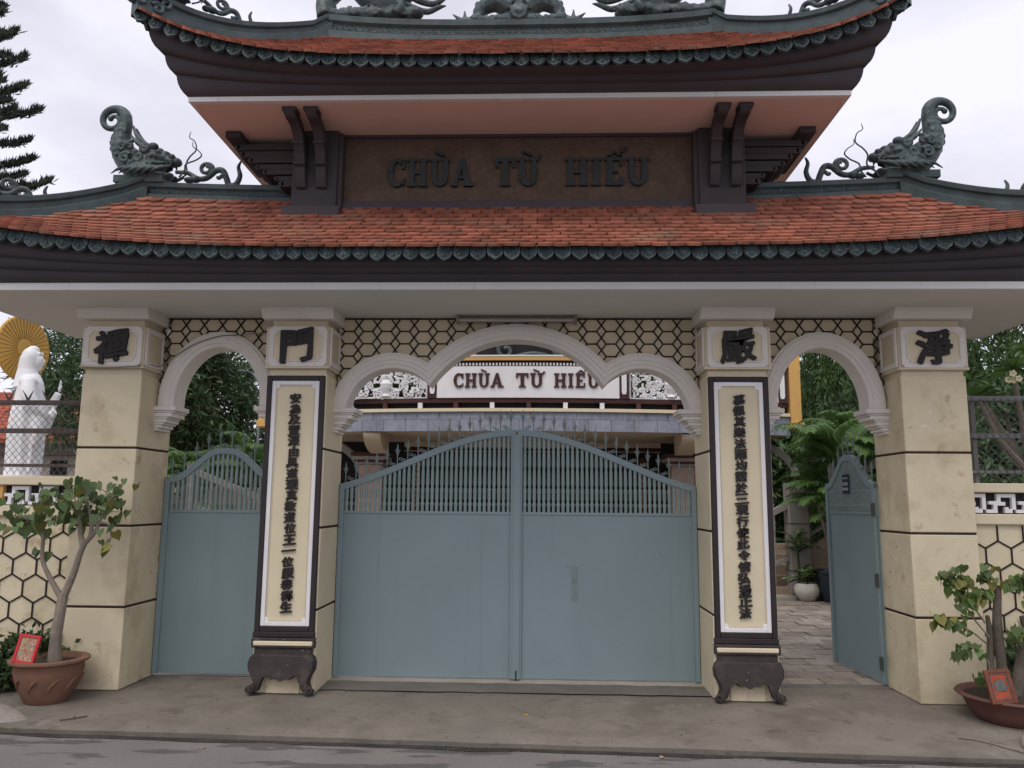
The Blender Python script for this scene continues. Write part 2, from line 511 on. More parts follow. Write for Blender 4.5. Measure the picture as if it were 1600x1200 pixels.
def inst(name, me, parent, loc=(0, 0, 0), rot=(0, 0, 0), sc=(1, 1, 1)):
    """a piece sharing mesh data, placed in its parent's frame"""
    o = bpy.data.objects.new(name, me)
    COL.objects.link(o)
    o.parent = parent
    o.location = loc
    o.rotation_euler = rot
    o.scale = sc
    WLOC[o.name] = Vector(loc)
    return o


def fast(name, verts, faces, material, parent=None, kind=None, smooth=False):
    """numpy mesh: verts (n,3), faces (m,k)"""
    me = bpy.data.meshes.new(name)
    k = faces.shape[1]
    me.vertices.add(len(verts))
    me.vertices.foreach_set('co', verts.astype(np.float32).ravel())
    me.loops.add(faces.size)
    me.loops.foreach_set('vertex_index', faces.astype(np.int32).ravel())
    me.polygons.add(len(faces))
    me.polygons.foreach_set('loop_start', np.arange(0, faces.size, k, dtype=np.int32))
    me.polygons.foreach_set('loop_total', np.full(len(faces), k, dtype=np.int32))
    me.update(calc_edges=True)
    me.materials.append(material)
    o = bpy.data.objects.new(name, me)
    COL.objects.link(o)
    if parent is not None:
        o.parent = parent
    if kind:
        o['kind'] = kind
    return o


def spiral(c, r0, r1, a0, turns, n=20):
    """2-D spiral points around c from radius r0 to r1"""
    out = []
    for i in range(n + 1):
        t = i / n
        r = r0 + (r1 - r0) * t
        a = a0 + turns * 2 * PI * t
        out.append((c[0] + r * math.cos(a), c[1] + r * math.sin(a)))
    return out


def catmull(pts, n=8):
    pts = [Vector(p) for p in pts]
    P_ = [pts[0] * 2 - pts[1]] + pts + [pts[-1] * 2 - pts[-2]]
    out = []
    for i in range(1, len(P_) - 2):
        for k in range(n):
            t = k / n
            a, b, c, d = P_[i - 1], P_[i], P_[i + 1], P_[i + 2]
            out.append(0.5 * ((2 * b) + (c - a) * t + (2 * a - 5 * b + 4 * c - d) * t * t + (3 * b - a - 3 * c + d) * t ** 3))
    out.append(pts[-1])
    return out


def lerp_r(rads, n, m):
    """resample radii list along catmull output of length m"""
    xs = np.linspace(0, len(rads) - 1, m)
    return list(np.interp(xs, np.arange(len(rads)), rads))


def text_mesh(ch, h, depth, bold=0.02, shear=0.0):
    """a brush-written character as a solid mesh, centred, standing in XZ and proud along -Y"""
    cu = bpy.data.curves.new('tmp', 'FONT')
    cu.body = ch
    cu.size = 1.0
    cu.offset = 0.008
    cu.extrude = 0.5
    cu.shear = shear
    cu.resolution_u = 2
    ob = bpy.data.objects.new('tmp', cu)
    COL.objects.link(ob)
    dg = bpy.context.evaluated_depsgraph_get()
    me0 = ob.evaluated_get(dg).to_mesh()
    v = np.array([tuple(x.co) for x in me0.vertices])
    f = [tuple(pp.vertices) for pp in me0.polygons]
    ob.evaluated_get(dg).to_mesh_clear()
    bpy.data.objects.remove(ob)
    bpy.data.curves.remove(cu)
    c = (v.min(0) + v.max(0)) / 2
    ext = v.max(0) - v.min(0)
    s = h / max(ext[1], ext[0] * 0.85)
    out = MB()
    for q in v:
        x, z = (q[0] - c[0]) * s, (q[1] - c[1]) * s
        # brush unevenness: bend and swell a little
        x += 0.03 * h * math.sin(z / h * 7 + ord(ch)) * 0.6
        z += 0.03 * h * math.sin(x / h * 6 + ord(ch) * 0.7) + 0.10 * x
        out.v.append((x, -depth if q[2] > 0 else 0.002, z))
    # thick brush: the same strokes again, shifted round a small circle
    base_v, out.v = out.v, []
    nc = 7
    for k_ in range(nc):
        a = 2 * PI * k_ / nc + 0.4
        r_ = bold * s
        b0 = len(out.v)
        out.v += [(v_[0] + r_ * math.cos(a) * 1.15, v_[1] - 0.0006 * k_ * (v_[1] < 0), v_[2] + r_ * math.sin(a) * 0.8) for v_ in base_v]
        out.f += [tuple(i + b0 for i in ff) for ff in f]
    return out.mesh('character', ang=None)

# ================================================================== GROUND
def kerb_y(x):
    return -1.215 - 0.04 * x


g = MB()
g.add([(-150, -60, -0.12), (150, -60, -0.12), (150, 300, -0.12), (-150, 300, -0.12)], [(0, 1, 2, 3)])
tag(part('ground', g, ground_m), kind='structure')
g = MB()
g.add([(-40, -30, -0.052), (40, -30, -0.052), (40, kerb_y(40) + 0.03, -0.052), (-40, kerb_y(-40) + 0.03, -0.052)], [(0, 1, 2, 3)])
tag(part('road', g, asphalt), kind='structure')

# pavement slab: uneven kerb edge, slight relief
rows = []
NX, NY = 200, 14
xs_ = np.linspace(-12, 12, NX)
for j in range(NY + 1):
    t = j / NY
    row = []
    for x in xs_:
        ye = kerb_y(x) + 0.012 * noise.noise(Vector((x * 3, 0, 0))) + 0.006 * noise.noise(Vector((x * 14, 3, 0)))
        y = ye + (0.62 - ye) * t
        z = 0.006 * noise.noise(Vector((x * 1.2, y * 1.5, 1)))
        if t == 0:
            z -= 0.012
        row.append((x, y, z - 0.004))
    rows.append(row)
g = MB()
g.grid(rows)
front = [[(p[0], p[1] + 0.008, -0.06) for p in rows[0]], rows[0]]
g.grid(front)
pave = part('pavement', g, concrete, ang=60)
tag(pave, kind='structure')
# grimy gutter line along the kerb foot
g = MB()
rr = [[], []]
for x in np.linspace(-12, 12, 220):
    w = 0.042 + 0.045 * (noise.noise(Vector((x * 2.1, 8, 0))) + 0.4)
    rr[0].append((x, kerb_y(x) - max(w, 0.006), -0.048))
    rr[1].append((x, kerb_y(x) + 0.02, -0.047))
g.grid(rr)
tag(part('gutter', g, kerb_dark, ang=None), kind='structure')

# courtyard sheet and its pavers
g = MB()
g.add([(-9, 0.6, -0.03), (9, 0.6, -0.03), (9, 14, -0.03), (-9, 14, -0.03)], [(0, 1, 2, 3)])
court = tag(part('courtyard', g, bedding), kind='structure')
pm = MB()
s_ = 0.144
pm.add([(-s_, -s_, -0.03), (s_, -s_, -0.03), (s_, s_, -0.03), (-s_, s_, -0.03), (-s_, -s_, 0.0), (s_, -s_, 0.0), (s_, s_, 0.0), (-s_, s_, 0.0)],
       [(4, 5, 6, 7), (0, 1, 5, 4), (1, 2, 6, 5), (2, 3, 7, 6), (3, 0, 4, 7)])
pm = pm.mesh('paver', ang=None)
pm.materials.append(paver_m)
k = 0
for j in range(21):
    for i in range(11):
        x = 2.05 + i * 0.298 + (0.149 if j % 2 else 0)
        y = 0.81 + j * 0.298
        inst('paver', pm, court, (x, y, RND.uniform(-0.006, 0.008)), (RND.uniform(-.012, .012), RND.uniform(-.012, .012), RND.uniform(-.02, .02)))
g = MB()
g.add([(-9, 0.65, -0.006), (1.8, 0.65, -0.006), (1.8, 14, -0.006), (-9, 14, -0.006)], [(0, 1, 2, 3)])
tag(part('courtyard_concrete', g, thresh_m), kind='structure')

# threshold under the central doors and the rough ramp in front of it
g = MB()
g.box(-1.66, 1.66, 0.43, 0.75, -0.03, 0.012)
tag(part('threshold', g, thresh_m, bevel=0.012), kind='structure')
g = MB()
rows = []
for j in range(5):
    rows.append([(x, (0.13 + 0.02 * noise.noise(Vector((x * 5, 0, 5)))) + (0.45 - 0.13) * j / 4, 0.007 + 0.006 * j / 4) for x in np.linspace(-1.66, 1.66, 60)])
g.grid(rows)
tag(part('threshold_ramp', g, ramp_m), kind='structure')
g = MB()
g.box(2.17, 3.32, 0.56, 0.66, -0.03, 0.008)
tag(part('side_threshold', g, ramp_m, bevel=0.01), kind='structure')

# ================================================================== THE GATE
gate = empty('temple_gate', (0, 0, 0), 'two-tiered pagoda gate with red tiled roofs, cream pillars and three arched openings', 'gate')

# ---------------- pillars
PX = [(-3.85, -3.315), (-2.185, -1.655), (1.655, 2.185), (3.305, 3.855)]
CAPS = '禪門嚴淨'
LEFT_T = '安為及置深由具道理真教道位王一位服春群生'
RIGHT_T = '慕佩其樂法雨均霑於三現行使此令情弘揚正法'


def frame_ring(mb, x0, x1, z0, z1, w, y0, y1):
    mb.box(x0, x0 + w, y0, y1, z0, z1)
    mb.box(x1 - w, x1, y0, y1, z0, z1)
    mb.box(x0 + w, x1 - w, y0, y1, z1 - w, z1)
    mb.box(x0 + w, x1 - w, y0, y1, z0, z0 + w)


def notched(x0, x1, z0, z1, r, n=4):
    """rectangle with concave quarter-round corners (x,z)"""
    pts = []
    for (cx, cz, a0) in ((x1, z0, PI), (x1, z1, 1.5 * PI), (x0, z1, 0), (x0, z0, 0.5 * PI)):
        for i in range(n + 1):
            a = a0 - (PI / 2) * i / n
            pts.append((cx + r * math.cos(a), cz + r * math.sin(a)))
    return pts


def rot_pts(x0, x1, z0, z1, r):
    # go round: bottom right, top right, top left, bottom left, each corner cut by a concave quarter circle
    out = []
    for (cx, cz, s) in ((x1, z0, 180), (x1, z1, 270), (x0, z1, 360), (x0, z0, 90)):
        for i in range(5):
            a = R(s - 90 * i / 4)
            out.append((cx + r * math.cos(a), cz + r * math.sin(a)))
    return out


for pi_, (x0, x1) in enumerate(PX):
    inner = pi_ in (1, 2)
    m = MB()
    # shaft in courses so the dark joints sit recessed
    zc = [0.0, 0.678, 1.361, 2.035, 2.69]
    yb = 0.62
    for a in range(4):
        m.box(x0, x1, 0, yb, zc[a] + (0.009 if a else 0), zc[a + 1] - (0.009 if a < 3 else 0))
    shaft = part('pillar', m, cream_low if not inner else cream, gate, bevel=0.008)
    for a in (1, 2, 3):
        m = MB()
        m.box(x0 + 0.006, x1 - 0.006, 0.006, yb - 0.006, zc[a] - 0.012, zc[a] + 0.012)
        part('joint_band', m, groove_m, shaft)
    # capital: neck, block with plaque, cornice
    m = MB()
    m.box(x0 + 0.012, x1 - 0.012, 0.012, 0.55, 2.685, 2.74)
    m.box(x0 - 0.025, x1 + 0.025, -0.03, 0.50, 2.738, 2.762)
    m.box(x0 - 0.012, x1 + 0.012, -0.015, 0.49, 2.760, 3.115)
    m.box(x0 + 0.02, x1 - 0.02, 0.02, 0.46, 3.113, 3.18)
    part('capital', m, spandrel, shaft, bevel=0.006)
    m = MB()
    m.prism([(-0.10, 3.275), (-0.10, 3.235), (-0.085, 3.225), (-0.07, 3.195), (-0.05, 3.178), (0.40, 3.178), (0.42, 3.225), (0.43, 3.235), (0.43, 3.275)], 'X', x0 - 0.055, x1 + 0.055)
    part('cornice', m, trim, shaft, bevel=0.006)
    # framed plaque with notched corners on front (and bands on the sides)
    cx = (x0 + x1) / 2
    fx0, fx1 = x0 + 0.005, x1 - 0.005
    m = MB()
    outer = [(fx0 + .03, 2.755), (fx1 - .03, 2.755), (fx1, 2.785), (fx1, 3.085), (fx1 - .03, 3.115), (fx0 + .03, 3.115), (fx0, 3.085), (fx0, 2.785)]
    m.prism(outer, 'Y', -0.036, -0.013)
    for xx, sg in ((x0 - 0.012, -1), (x1 + 0.012, 1)):
        m.box(min(xx, xx + sg * 0.016), max(xx, xx + sg * 0.016), 0.0, 0.045, 2.765, 3.11)
        m.box(min(xx, xx + sg * 0.016), max(xx, xx + sg * 0.016), 0.30, 0.34, 2.765, 3.11)
        m.box(min(xx, xx + sg * 0.015), max(xx, xx + sg * 0.015), 0.045, 0.30, 2.765, 2.81)
        m.box(min(xx, xx + sg * 0.015), max(xx, xx + sg * 0.015), 0.045, 0.30, 3.065, 3.11)
    part('plaque_frame', m, trim, shaft, bevel=0.004)
    m = MB()
    # raised rim with notched opening: rim ring built as an outer strip around the panel
    ip = rot_pts(fx0 + 0.052, fx1 - 0.052, 2.805, 3.065, 0.03)
    m.prism(ip, 'Y', -0.0395, -0.034)
    part('plaque_panel', m, cream, shaft)
    m = MB()
    n_ = len(ip)
    op = []
    for i in range(n_):
        a = ip[i]
        b = (cx + (a[0] - cx) * 1.035, 2.935 + (a[1] - 2.935) * 1.05)
        op.append(b)
    for i in range(n_):
        j = (i + 1) % n_
        m.add([(ip[i][0], -0.048, ip[i][1]), (ip[j][0], -0.048, ip[j][1]), (op[j][0], -0.048, op[j][1]), (op[i][0], -0.048, op[i][1]),
               (ip[i][0], -0.036, ip[i][1]), (ip[j][0], -0.036, ip[j][1]), (op[j][0], -0.036, op[j][1]), (op[i][0], -0.036, op[i][1])],
              [(0, 1, 2, 3), (0, 4, 5, 1), (3, 2, 6, 7)])
    part('plaque_rim', m, trim, shaft, ang=None)
    cm = text_mesh(CAPS[pi_], 0.285, 0.018, 0.017 if pi_ == 2 else 0.031)
    cm.materials.append(ink)
    inst('character', cm, shaft, (cx, -0.041, 2.935))
    if inner:
        # couplet board: dark frame, white border, cream field, twenty characters
        m = MB()
        frame_ring(m, x0 + 0.008, x1 - 0.012, 0.50, 2.675, 0.046, -0.034, 0.004)
        m.box(x0 + 0.0, x1 - 0.006, -0.04, 0.003, 0.455, 0.5005)
        part('couplet_frame', m, dark_brown, shaft, bevel=0.006)
        m = MB()
        bx0, bx1, bz0, bz1 = x0 + 0.054, x1 - 0.058, 0.546, 2.629
        frame_ring(m, bx0, bx1, bz0, bz1, 0.036, -0.024, 0.003)
        for sx in (0, 1):
            for sz in (0, 1):
                ccx = bx0 + 0.040 if sx == 0 else bx1 - 0.040
                ccz = bz0 + 0.040 if sz == 0 else bz1 - 0.040
                m.prism([(ccx + 0.03 * math.cos(a) , ccz + 0.03 * math.sin(a)) for a in np.linspace(0, 2 * PI, 14)[:-1]], 'Y', -0.0195, 0.0)
        part('couplet_border', m, white_p, shaft, bevel=0.003)
        m = MB()
        frame_ring(m, bx0 + 0.040, bx1 - 0.040, bz0 + 0.04, bz1 - 0.04, 0.008, -0.014, 0.0)
        part('couplet_bead', m, spandrel, shaft)
        m = MB()
        m.box(bx0 + 0.03, bx1 - 0.03, -0.010, 0.0025, bz0 + 0.03, bz1 - 0.03)
        part('couplet_field', m, cream, shaft)
        txt = LEFT_T if pi_ == 1 else RIGHT_T
        zt, zb = 2.475, 0.70
        for i, ch in enumerate(txt):
            cm = text_mesh(ch, 0.084, 0.016, 0.030)
            cm.materials.append(ink)
            inst('character', cm, shaft, (cx + 0.0 + RND.uniform(-.004, .004), -0.011, zt + (zb - zt) * i / 19), (0, 0, 0), (1.12, 1, 1))
        # scrolled stand below the board
        m = MB()
        m.box(x0 - 0.004, x1 + 0.002, -0.055, 0.003, 0.372, 0.388)
        m.box(x0 - 0.004, x1 + 0.002, -0.055, 0.003, 0.43, 0.452)
        m.box(x0 - 0.004, x0 + 0.012, -0.055, 0.003, 0.388, 0.43)
        m.box(x1 - 0.014, x1 + 0.002, -0.055, 0.003, 0.388, 0.43)
        m.box(x0 + 0.02, x1 - 0.022, -0.04, 0.003, 0.32, 0.372)
        part('stand_moulding', m, worn_brown, shaft, bevel=0.006)
        m = MB()
        m.box(x0 + 0.014, x1 - 0.016, -0.062, 0.003, 0.39, 0.428)
        part('cream_bar', m, cream, shaft, bevel=0.008)
        # apron silhouette with two scroll feet
        m = MB()
        hw = (x1 - x0) / 2 + 0.012
        half = [(0, 0.325), (hw - 0.035, 0.325), (hw - 0.008, 0.30), (hw + 0.006, 0.255), (hw, 0.20), (hw - 0.03, 0.15), (hw - 0.045, 0.10),
                (hw - 0.03, 0.05), (hw + 0.0, 0.02), (hw - 0.045, 0.004), (hw - 0.085, 0.03), (hw - 0.105, 0.09), (hw - 0.125, 0.14), (0.11, 0.155), (0.085, 0.125), (0.04, 0.128), (0, 0.108)]
        left = [(-a, b) for a, b in half[::-1][1:-1]]
        poly = half + left
        poly = [(cx + a, b) for a, b in poly]
        st = MB()
        # bulging front: three layers of the outline, shrinking towards the front
        layers = [(-0.002, 1.0), (-0.05, 1.0), (-0.085, 0.965), (-0.10, 0.90)]
        base = len(st.v)
        nP = len(poly)
        for (yy, k_) in layers:
            for (a, b) in poly:
                st.v.append((cx + (a - cx) * (0.5 + 0.5 * k_), yy, 0.2 + (b - 0.2) * k_))
        for l_ in range(len(layers) - 1):
            for i in range(nP):
                j = (i + 1) % nP
                st.f.append((base + l_ * nP + i, base + l_ * nP + j, base + (l_ + 1) * nP + j, base + (l_ + 1) * nP + i))
        st.f.append(tuple(base + (len(layers) - 1) * nP + i for i in range(nP)))
        so = part('stand', st, worn_brown, shaft, ang=50)
        m = MB()
        for sg in (-1, 1):
            sp = spiral((0, 0), 0.036, 0.008, PI * 0.6, 1.4, 18)
            m.tube([(cx + sg * (hw - 0.028 + q[0]), -0.098 - 0.012 * i / 18, 0.052 + q[1]) for i, q in enumerate(sp)], lerp_r([0.014, 0.012, 0.012], 1, 19), 6)
        part('foot_scroll', m, worn_brown, shaft)
        m = MB()
        m.box(x0 + 0.12, x1 - 0.12, -0.012, 0.002, 0.001, 0.15)
        part('plinth_block', m, cream_low, shaft, bevel=0.006)


# ---------------- arched walls
AY = 0.33          # wall face
TOPZ = 3.272


def side_curve(cx):
    a0, b0, cz = 0.402, 0.522, 2.467

    def f(d, n=36):
        pts = [(cx - (a0 + d), cz - 0.03)]
        for i in range(n + 1):
            t = PI - PI * i / n
            pts.append((cx + (a0 + d) * math.cos(t), cz + (b0 + d) * math.sin(t)))
        pts.append((cx + (a0 + d), cz - 0.03))
        return pts
    return f


def mid_curve():
    R1, z1 = 0.946, 2.118
    cx2, R2, z2 = 1.13, 0.43, 2.365

    def f(d, n=24):
        ra, rb = R1 + d, R2 + d
        # intersection of the two circles, upper one
        dx, dz = cx2, z2 - z1
        D = math.hypot(dx, dz)
        a = (ra * ra - rb * rb + D * D) / (2 * D)
        h = math.sqrt(max(ra * ra - a * a, 1e-9))
        px, pz = a * dx / D, z1 + a * dz / D
        ix, iz = px - h * dz / D, pz + h * dx / D
        am = math.atan2(iz - z1, ix)
        bm_ = math.atan2(iz - z2, ix - cx2)
        right = []
        for i in range(n + 1):
            t = PI / 2 + (am - PI / 2) * i / n
            right.append((ra * math.cos(t), z1 + ra * math.sin(t)))
        for i in range(n + 1):
            t = bm_ + (0 - bm_) * i / n
            right.append((cx2 + rb * math.cos(t), z2 + rb * math.sin(t)))
        left = [(-x, z) for x, z in right[::-1]]
        return left[:-1] + right
    return f


def above(curve_pts, x, z):
    """is (x,z) outside (above) the arch curve"""
    zs = -9
    for (xa, za), (xb, zb) in zip(curve_pts[:-1], curve_pts[1:]):
        if (xa - x) * (xb - x) <= 0 and abs(xb - xa) > 1e-9:
            t = (x - xa) / (xb - xa)
            zs = max(zs, za + (zb - za) * t)
    return z > zs


def build_bay(curve, xl, xr, corbels):
    c8 = curve(0.08)
    m = MB()
    # front, back
    for y, fl in ((AY, False), (0.52, True)):
        top = [(p[0], y, TOPZ) for p in c8]
        bot = [(p[0], y, p[1]) for p in c8]
        m.grid([bot, top] if not fl else [top, bot])
    wall = part('arch_wall', m, spandrel, gate, ang=None)
    prof = [(0.0, 0.525), (0.0, 0.297), (0.008, 0.290), (0.034, 0.290), (0.039, 0.280), (0.072, 0.278), (0.078, 0.270), (0.118, 0.272), (0.123, 0.283), (0.143, 0.285), (0.146, AY + 0.003)]
    m = MB()
    m.grid([[(p[0], y, p[1]) for p in curve(d)] for d, y in prof])
    part('arch_moulding', m, trim, wall, ang=28)
    # corbels under the springings
    for (cx, zt, sg) in corbels:
        m = MB()
        # stepped profile, sg: direction into the opening
        steps = [(0.0, 0.205, 0.25), (0.045, 0.185, 0.262), (0.062, 0.165, 0.27), (0.10, 0.125, 0.275), (0.118, 0.110, 0.28), (0.15, 0.085, 0.285), (0.168, 0.06, 0.29), (0.20, 0.035, 0.295)]
        for i, (dz, w, y) in enumerate(steps):
            dz2 = steps[i + 1][0] if i + 1 < len(steps) else 0.225
            xa, xb = cx - sg * 0.02, cx + sg * w
            m.box(min(xa, xb), max(xa, xb), y, 0.55, zt - dz2, zt - dz - 0.0005)
        part('corbel', m, trim, wall, bevel=0.009)
    # hexagon and diamond lattice of raised black strips
    lim = curve(0.147)
    m = MB()
    px, pz = 0.1725, 0.1165
    e = px / 4
    xc = (xl + xr) / 2

    def seg(a, b, h):
        # keep only what lies above the moulding and inside the bay
        n = 6
        run = None
        for k_ in range(n + 1):
            ok = False
            if k_ < n:
                t = (k_ + 0.5) / n
                x, z = a[0] + (b[0] - a[0]) * t, a[1] + (b[1] - a[1]) * t
                ok = xl < x < xr and z < TOPZ and above(lim, x, z)
            if ok and run is None:
                run = k_
            if not ok and run is not None:
                t0, t1 = run / n, k_ / n
                m.strip((a[0] + (b[0] - a[0]) * t0, AY, a[1] + (b[1] - a[1]) * t0), (a[0] + (b[0] - a[0]) * t1, AY, a[1] + (b[1] - a[1]) * t1), 0.0125, h)
                run = None
    kmax = 8
    nx = int((xr - xl) / px) + 3
    for i in range(-nx, nx + 1):
        X = xc + (i + (0.5 if abs(xc) > 1 else 0)) * px
        for k_ in range(-kmax, 1):
            Z = TOPZ - 0.01 + k_ * pz
            seg((X - e, Z), (X + e, Z), 0.008)
            seg((X + e, Z), (X + 2 * e, Z - pz / 2), 0.0088)
            seg((X + 2 * e, Z - pz / 2), (X + e, Z - pz), 0.0096)
            seg((X - e, Z), (X - 2 * e, Z - pz / 2), 0.0092)
            seg((X - 2 * e, Z - pz / 2), (X - e, Z - pz), 0.0084)
    m.box(xl, xr, AY - 0.0104, AY, TOPZ - 0.016, TOPZ - 0.003)
    part('lattice', m, black_line, wall, ang=None, kind='stuff')
    return wall


build_bay(side_curve(-2.75), -3.315, -2.185, [(-3.315, 2.437, 1), (-2.185, 2.437, -1)])
build_bay(mid_curve(), -1.655, 1.655, [(-1.655, 2.425, 1), (1.655, 2.425, -1)])
build_bay(side_curve(2.745), 2.185, 3.305, [(2.185, 2.437, 1), (3.305, 2.437, -1)])

# fluorescent tube light under the eave, over the central arch
tl = empty('tube_light', (0.0, 0.21, 3.24), 'long dusty fluorescent tube light mounted above the central arch', 'lamp')
m = MB()
m.box(-0.53, 0.53, 0.215, 0.262, 3.215, 3.262)
m.box(-0.55, -0.52, 0.18, 0.262, 3.195, 3.265)
m.box(0.52, 0.55, 0.18, 0.262, 3.195, 3.265)
part('batten', m, fix_m, tl, bevel=0.004)
m = MB()
m.tube([(-0.52, 0.19, 3.222), (0.52, 0.19, 3.222)], 0.013, 10)
part('tube', m, tube_m, tl)


# ---------------- eaves: soffit, white fascia, stepped cornice, hipped roof
def eave_set(tier, L, yf, ybk, zf, ft, offs, zcen, rises, soff_mat, ridge_half, ridge_z, tile_edge, tile_rise, p=4.2, over=0.0, conc=0.12):
    yc, hd = (yf + ybk) / 2, (ybk - yf) / 2

    def ring(off, z0, rise, n=40, m_=14):
        """closed loop of points round the eave, offset outwards, rising into the corners"""
        X, Y = L + off, hd + off
        Xb = L + off * 0.04
        pts = []

        def cz(u, q):
            return z0 + rise * abs(u) ** q
        for i in range(n):
            u = -1 + 2 * i / n
            pts.append((X * u, yc - Y, cz(u, p)))
        for i in range(m_):
            u = -1 + 2 * i / m_
            pts.append((L + off * (0.04 + 0.96 * max(0, -u) ** 5), yc + Y * u, cz(u, p * 0.7)))
        for i in range(n):
            u = 1 - 2 * i / n
            pts.append((Xb * u, yc + Y, cz(u, p)))
        for i in range(m_):
            u = 1 - 2 * i / m_
            pts.append((-(L + off * (0.04 + 0.96 * max(0, -u) ** 5)), yc + Y * u, cz(u, p * 0.7)))
        return pts
    # soffit slab with lighter drip edge
    m = MB()
    m.box(-L + 0.004, L - 0.004, yf + 0.004, ybk - 0.004, zf + 0.003, zf + 0.03)
    part('soffit', m, soff_mat, gate)
    m = MB()
    rs = [ring(-0.05, zf, 0), ring(0, zf, 0), ring(0, zf + ft, 0), ring(-0.03, zf + ft + 0.002, 0)]
    m.grid(rs, closed=True)
    part('fascia', m, fascia_m, gate, ang=30)
    # cornice of three swelling courses
    m = MB()
    rs = []
    zprev, oprev, rprev = zf + ft + 0.001, -0.012, 0.0
    for (o1, z1, r1) in zip(offs, zcen, rises):
        for i in range(7):
            t = i / 6
            so, sz = math.sin(t * PI / 2), 1 - math.cos(t * PI / 2)
            o_ = oprev + (o1 - 0.012 - oprev) * so
            rs.append(ring(o_, zprev + (z1 - zprev) * sz, rprev + (r1 - rprev) * sz))
        rs.append(ring(o1, z1 + 0.002, r1))
        zprev, oprev, rprev = z1, o1, r1
    # up behind the drip tiles to the tiles
    rs.append(ring(offs[-1] - 0.01, tile_edge - 0.035, tile_rise))
    rs.append(ring(offs[-1] + 0.05, tile_edge - 0.03, tile_rise))
    rs.append(ring(offs[-1] + 0.05, tile_edge - 0.012, tile_rise))
    m.grid(rs, closed=True)
    corn = part('cornice', m, cornice_m, gate, ang=40)
    # roof surface
    XE, YE = L + offs[-1] + 0.07, hd + offs[-1] + 0.07

    def surf(u, s):
        """front slope. u in -1..1 across, s 0 at the eave, 1 at the ridge"""
        hw = XE + (ridge_half - XE) * s
        rise = tile_rise * abs(u) ** p * (1 - s) ** 2.8
        f = (1 - conc) * s + conc * s * s
        rend = 0.07 * abs(u) ** 3 * s
        z = tile_edge + (ridge_z - tile_edge) * f + rise + rend
        return Vector((u * hw, yc - YE + (YE - 0.03) * s, z))

    def bk(s):
        # the back corners flare less than the front ones
        e0, e1 = XE, L + (XE - L) * 0.1
        hw = XE + (ridge_half - XE) * s
        return (e1 + (ridge_half - e1) * s) / hw
    m = MB()
    rows = [[surf(u, s) for u in np.linspace(-1, 1, 41)] for s in np.linspace(0, 1, 13)]
    m.grid(rows)
    rows = [[Vector((v.x * bk(s), 2 * yc - v.y, v.z)) for v in r][::-1] for r, s in zip(rows, np.linspace(0, 1, 13))]
    m.grid(rows)
    for sg in (-1, 1):
        rws = []
        for s in np.linspace(0, 1, 13):
            a = surf(sg, s)
            b = Vector((a.x * bk(s), 2 * yc - a.y, a.z))
            row = []
            for t in np.linspace(-1, 1, 15):
                q = a.lerp(b, (t + 1) / 2)
                q.x = b.x + (a.x - b.x) * max(0, -t) ** 3
                rise = tile_rise * (1 - s) ** 2.8
                q.z += rise * (abs(t) ** (p * 0.7) - 1)
                row.append(q)
            rws.append(row if sg < 0 else row[::-1])
        m.grid([r[::-1] for r in rws])
    for i in range(len(m.v)):
        v = m.v[i]
        m.v[i] = (v[0], v[1], v[2] - 0.014)
    deck = part('roof', m, tile_f, gate, ang=40)
    surf.bk = bk
    return corn, deck, surf, ring, XE, YE, yc


LOW = eave_set('lower', 4.70, -0.70, 1.26, 3.27, 0.058, (0.09, 0.165, 0.235), (3.375, 3.408, 3.422), (0.10, 0.20, 0.36), soffit_m, 3.55, 4.385, 3.535, 0.42, conc=0.18)
UPP = eave_set('upper', 2.765, -0.645, 1.205, 4.92, 0.042, (0.09, 0.165, 0.27), (5.005, 5.04, 5.052), (0.125, 0.235, 0.42), soffit_u, 1.86, 6.0, 5.125, 0.45, conc=0.04)

# drip tiles with a double cloud scroll
dm = MB()
w, h = 0.0615, 0.10
out = [(-w, 0.0), (-w, -0.055), (-w * 0.86, -0.078), (-w * 0.45, -0.094), (0, -0.108), (w * 0.45, -0.094), (w * 0.86, -0.078), (w, -0.055), (w, 0.0)]
dm.prism(out, 'Y', -0.008, 0.012)
for i in range(len(out) - 1):
    a, b = out[i], out[i + 1]
    if i in (0, 7):
        continue
    dm.strip((a[0] * 0.93, -0.008, a[1] * 0.95), (b[0] * 0.93, -0.008, b[1] * 0.95), 0.009, 0.007)
for sg in (-1, 1):
    sp = spiral((0, 0), 0.026, 0.006, -PI * 0.45, 1.35, 14)
    dm.tube([(sg * (0.028 + q[0] * 0.92), -0.010, -0.034 + q[1] * 0.95) for q in sp], lerp_r([0.0065, 0.006, 0.007], 1, 15), 5)
dm.tube([(-0.03, -0.010, -0.072), (0, -0.012, -0.088), (0.03, -0.010, -0.072)], 0.006, 5)
dm.tube([(0, -0.010, -0.05), (0, -0.012, -0.075)], [0.004, 0.008], 5)
dm = dm.mesh('drip_tile', ang=40)
dm.materials.append(glaze_rel)


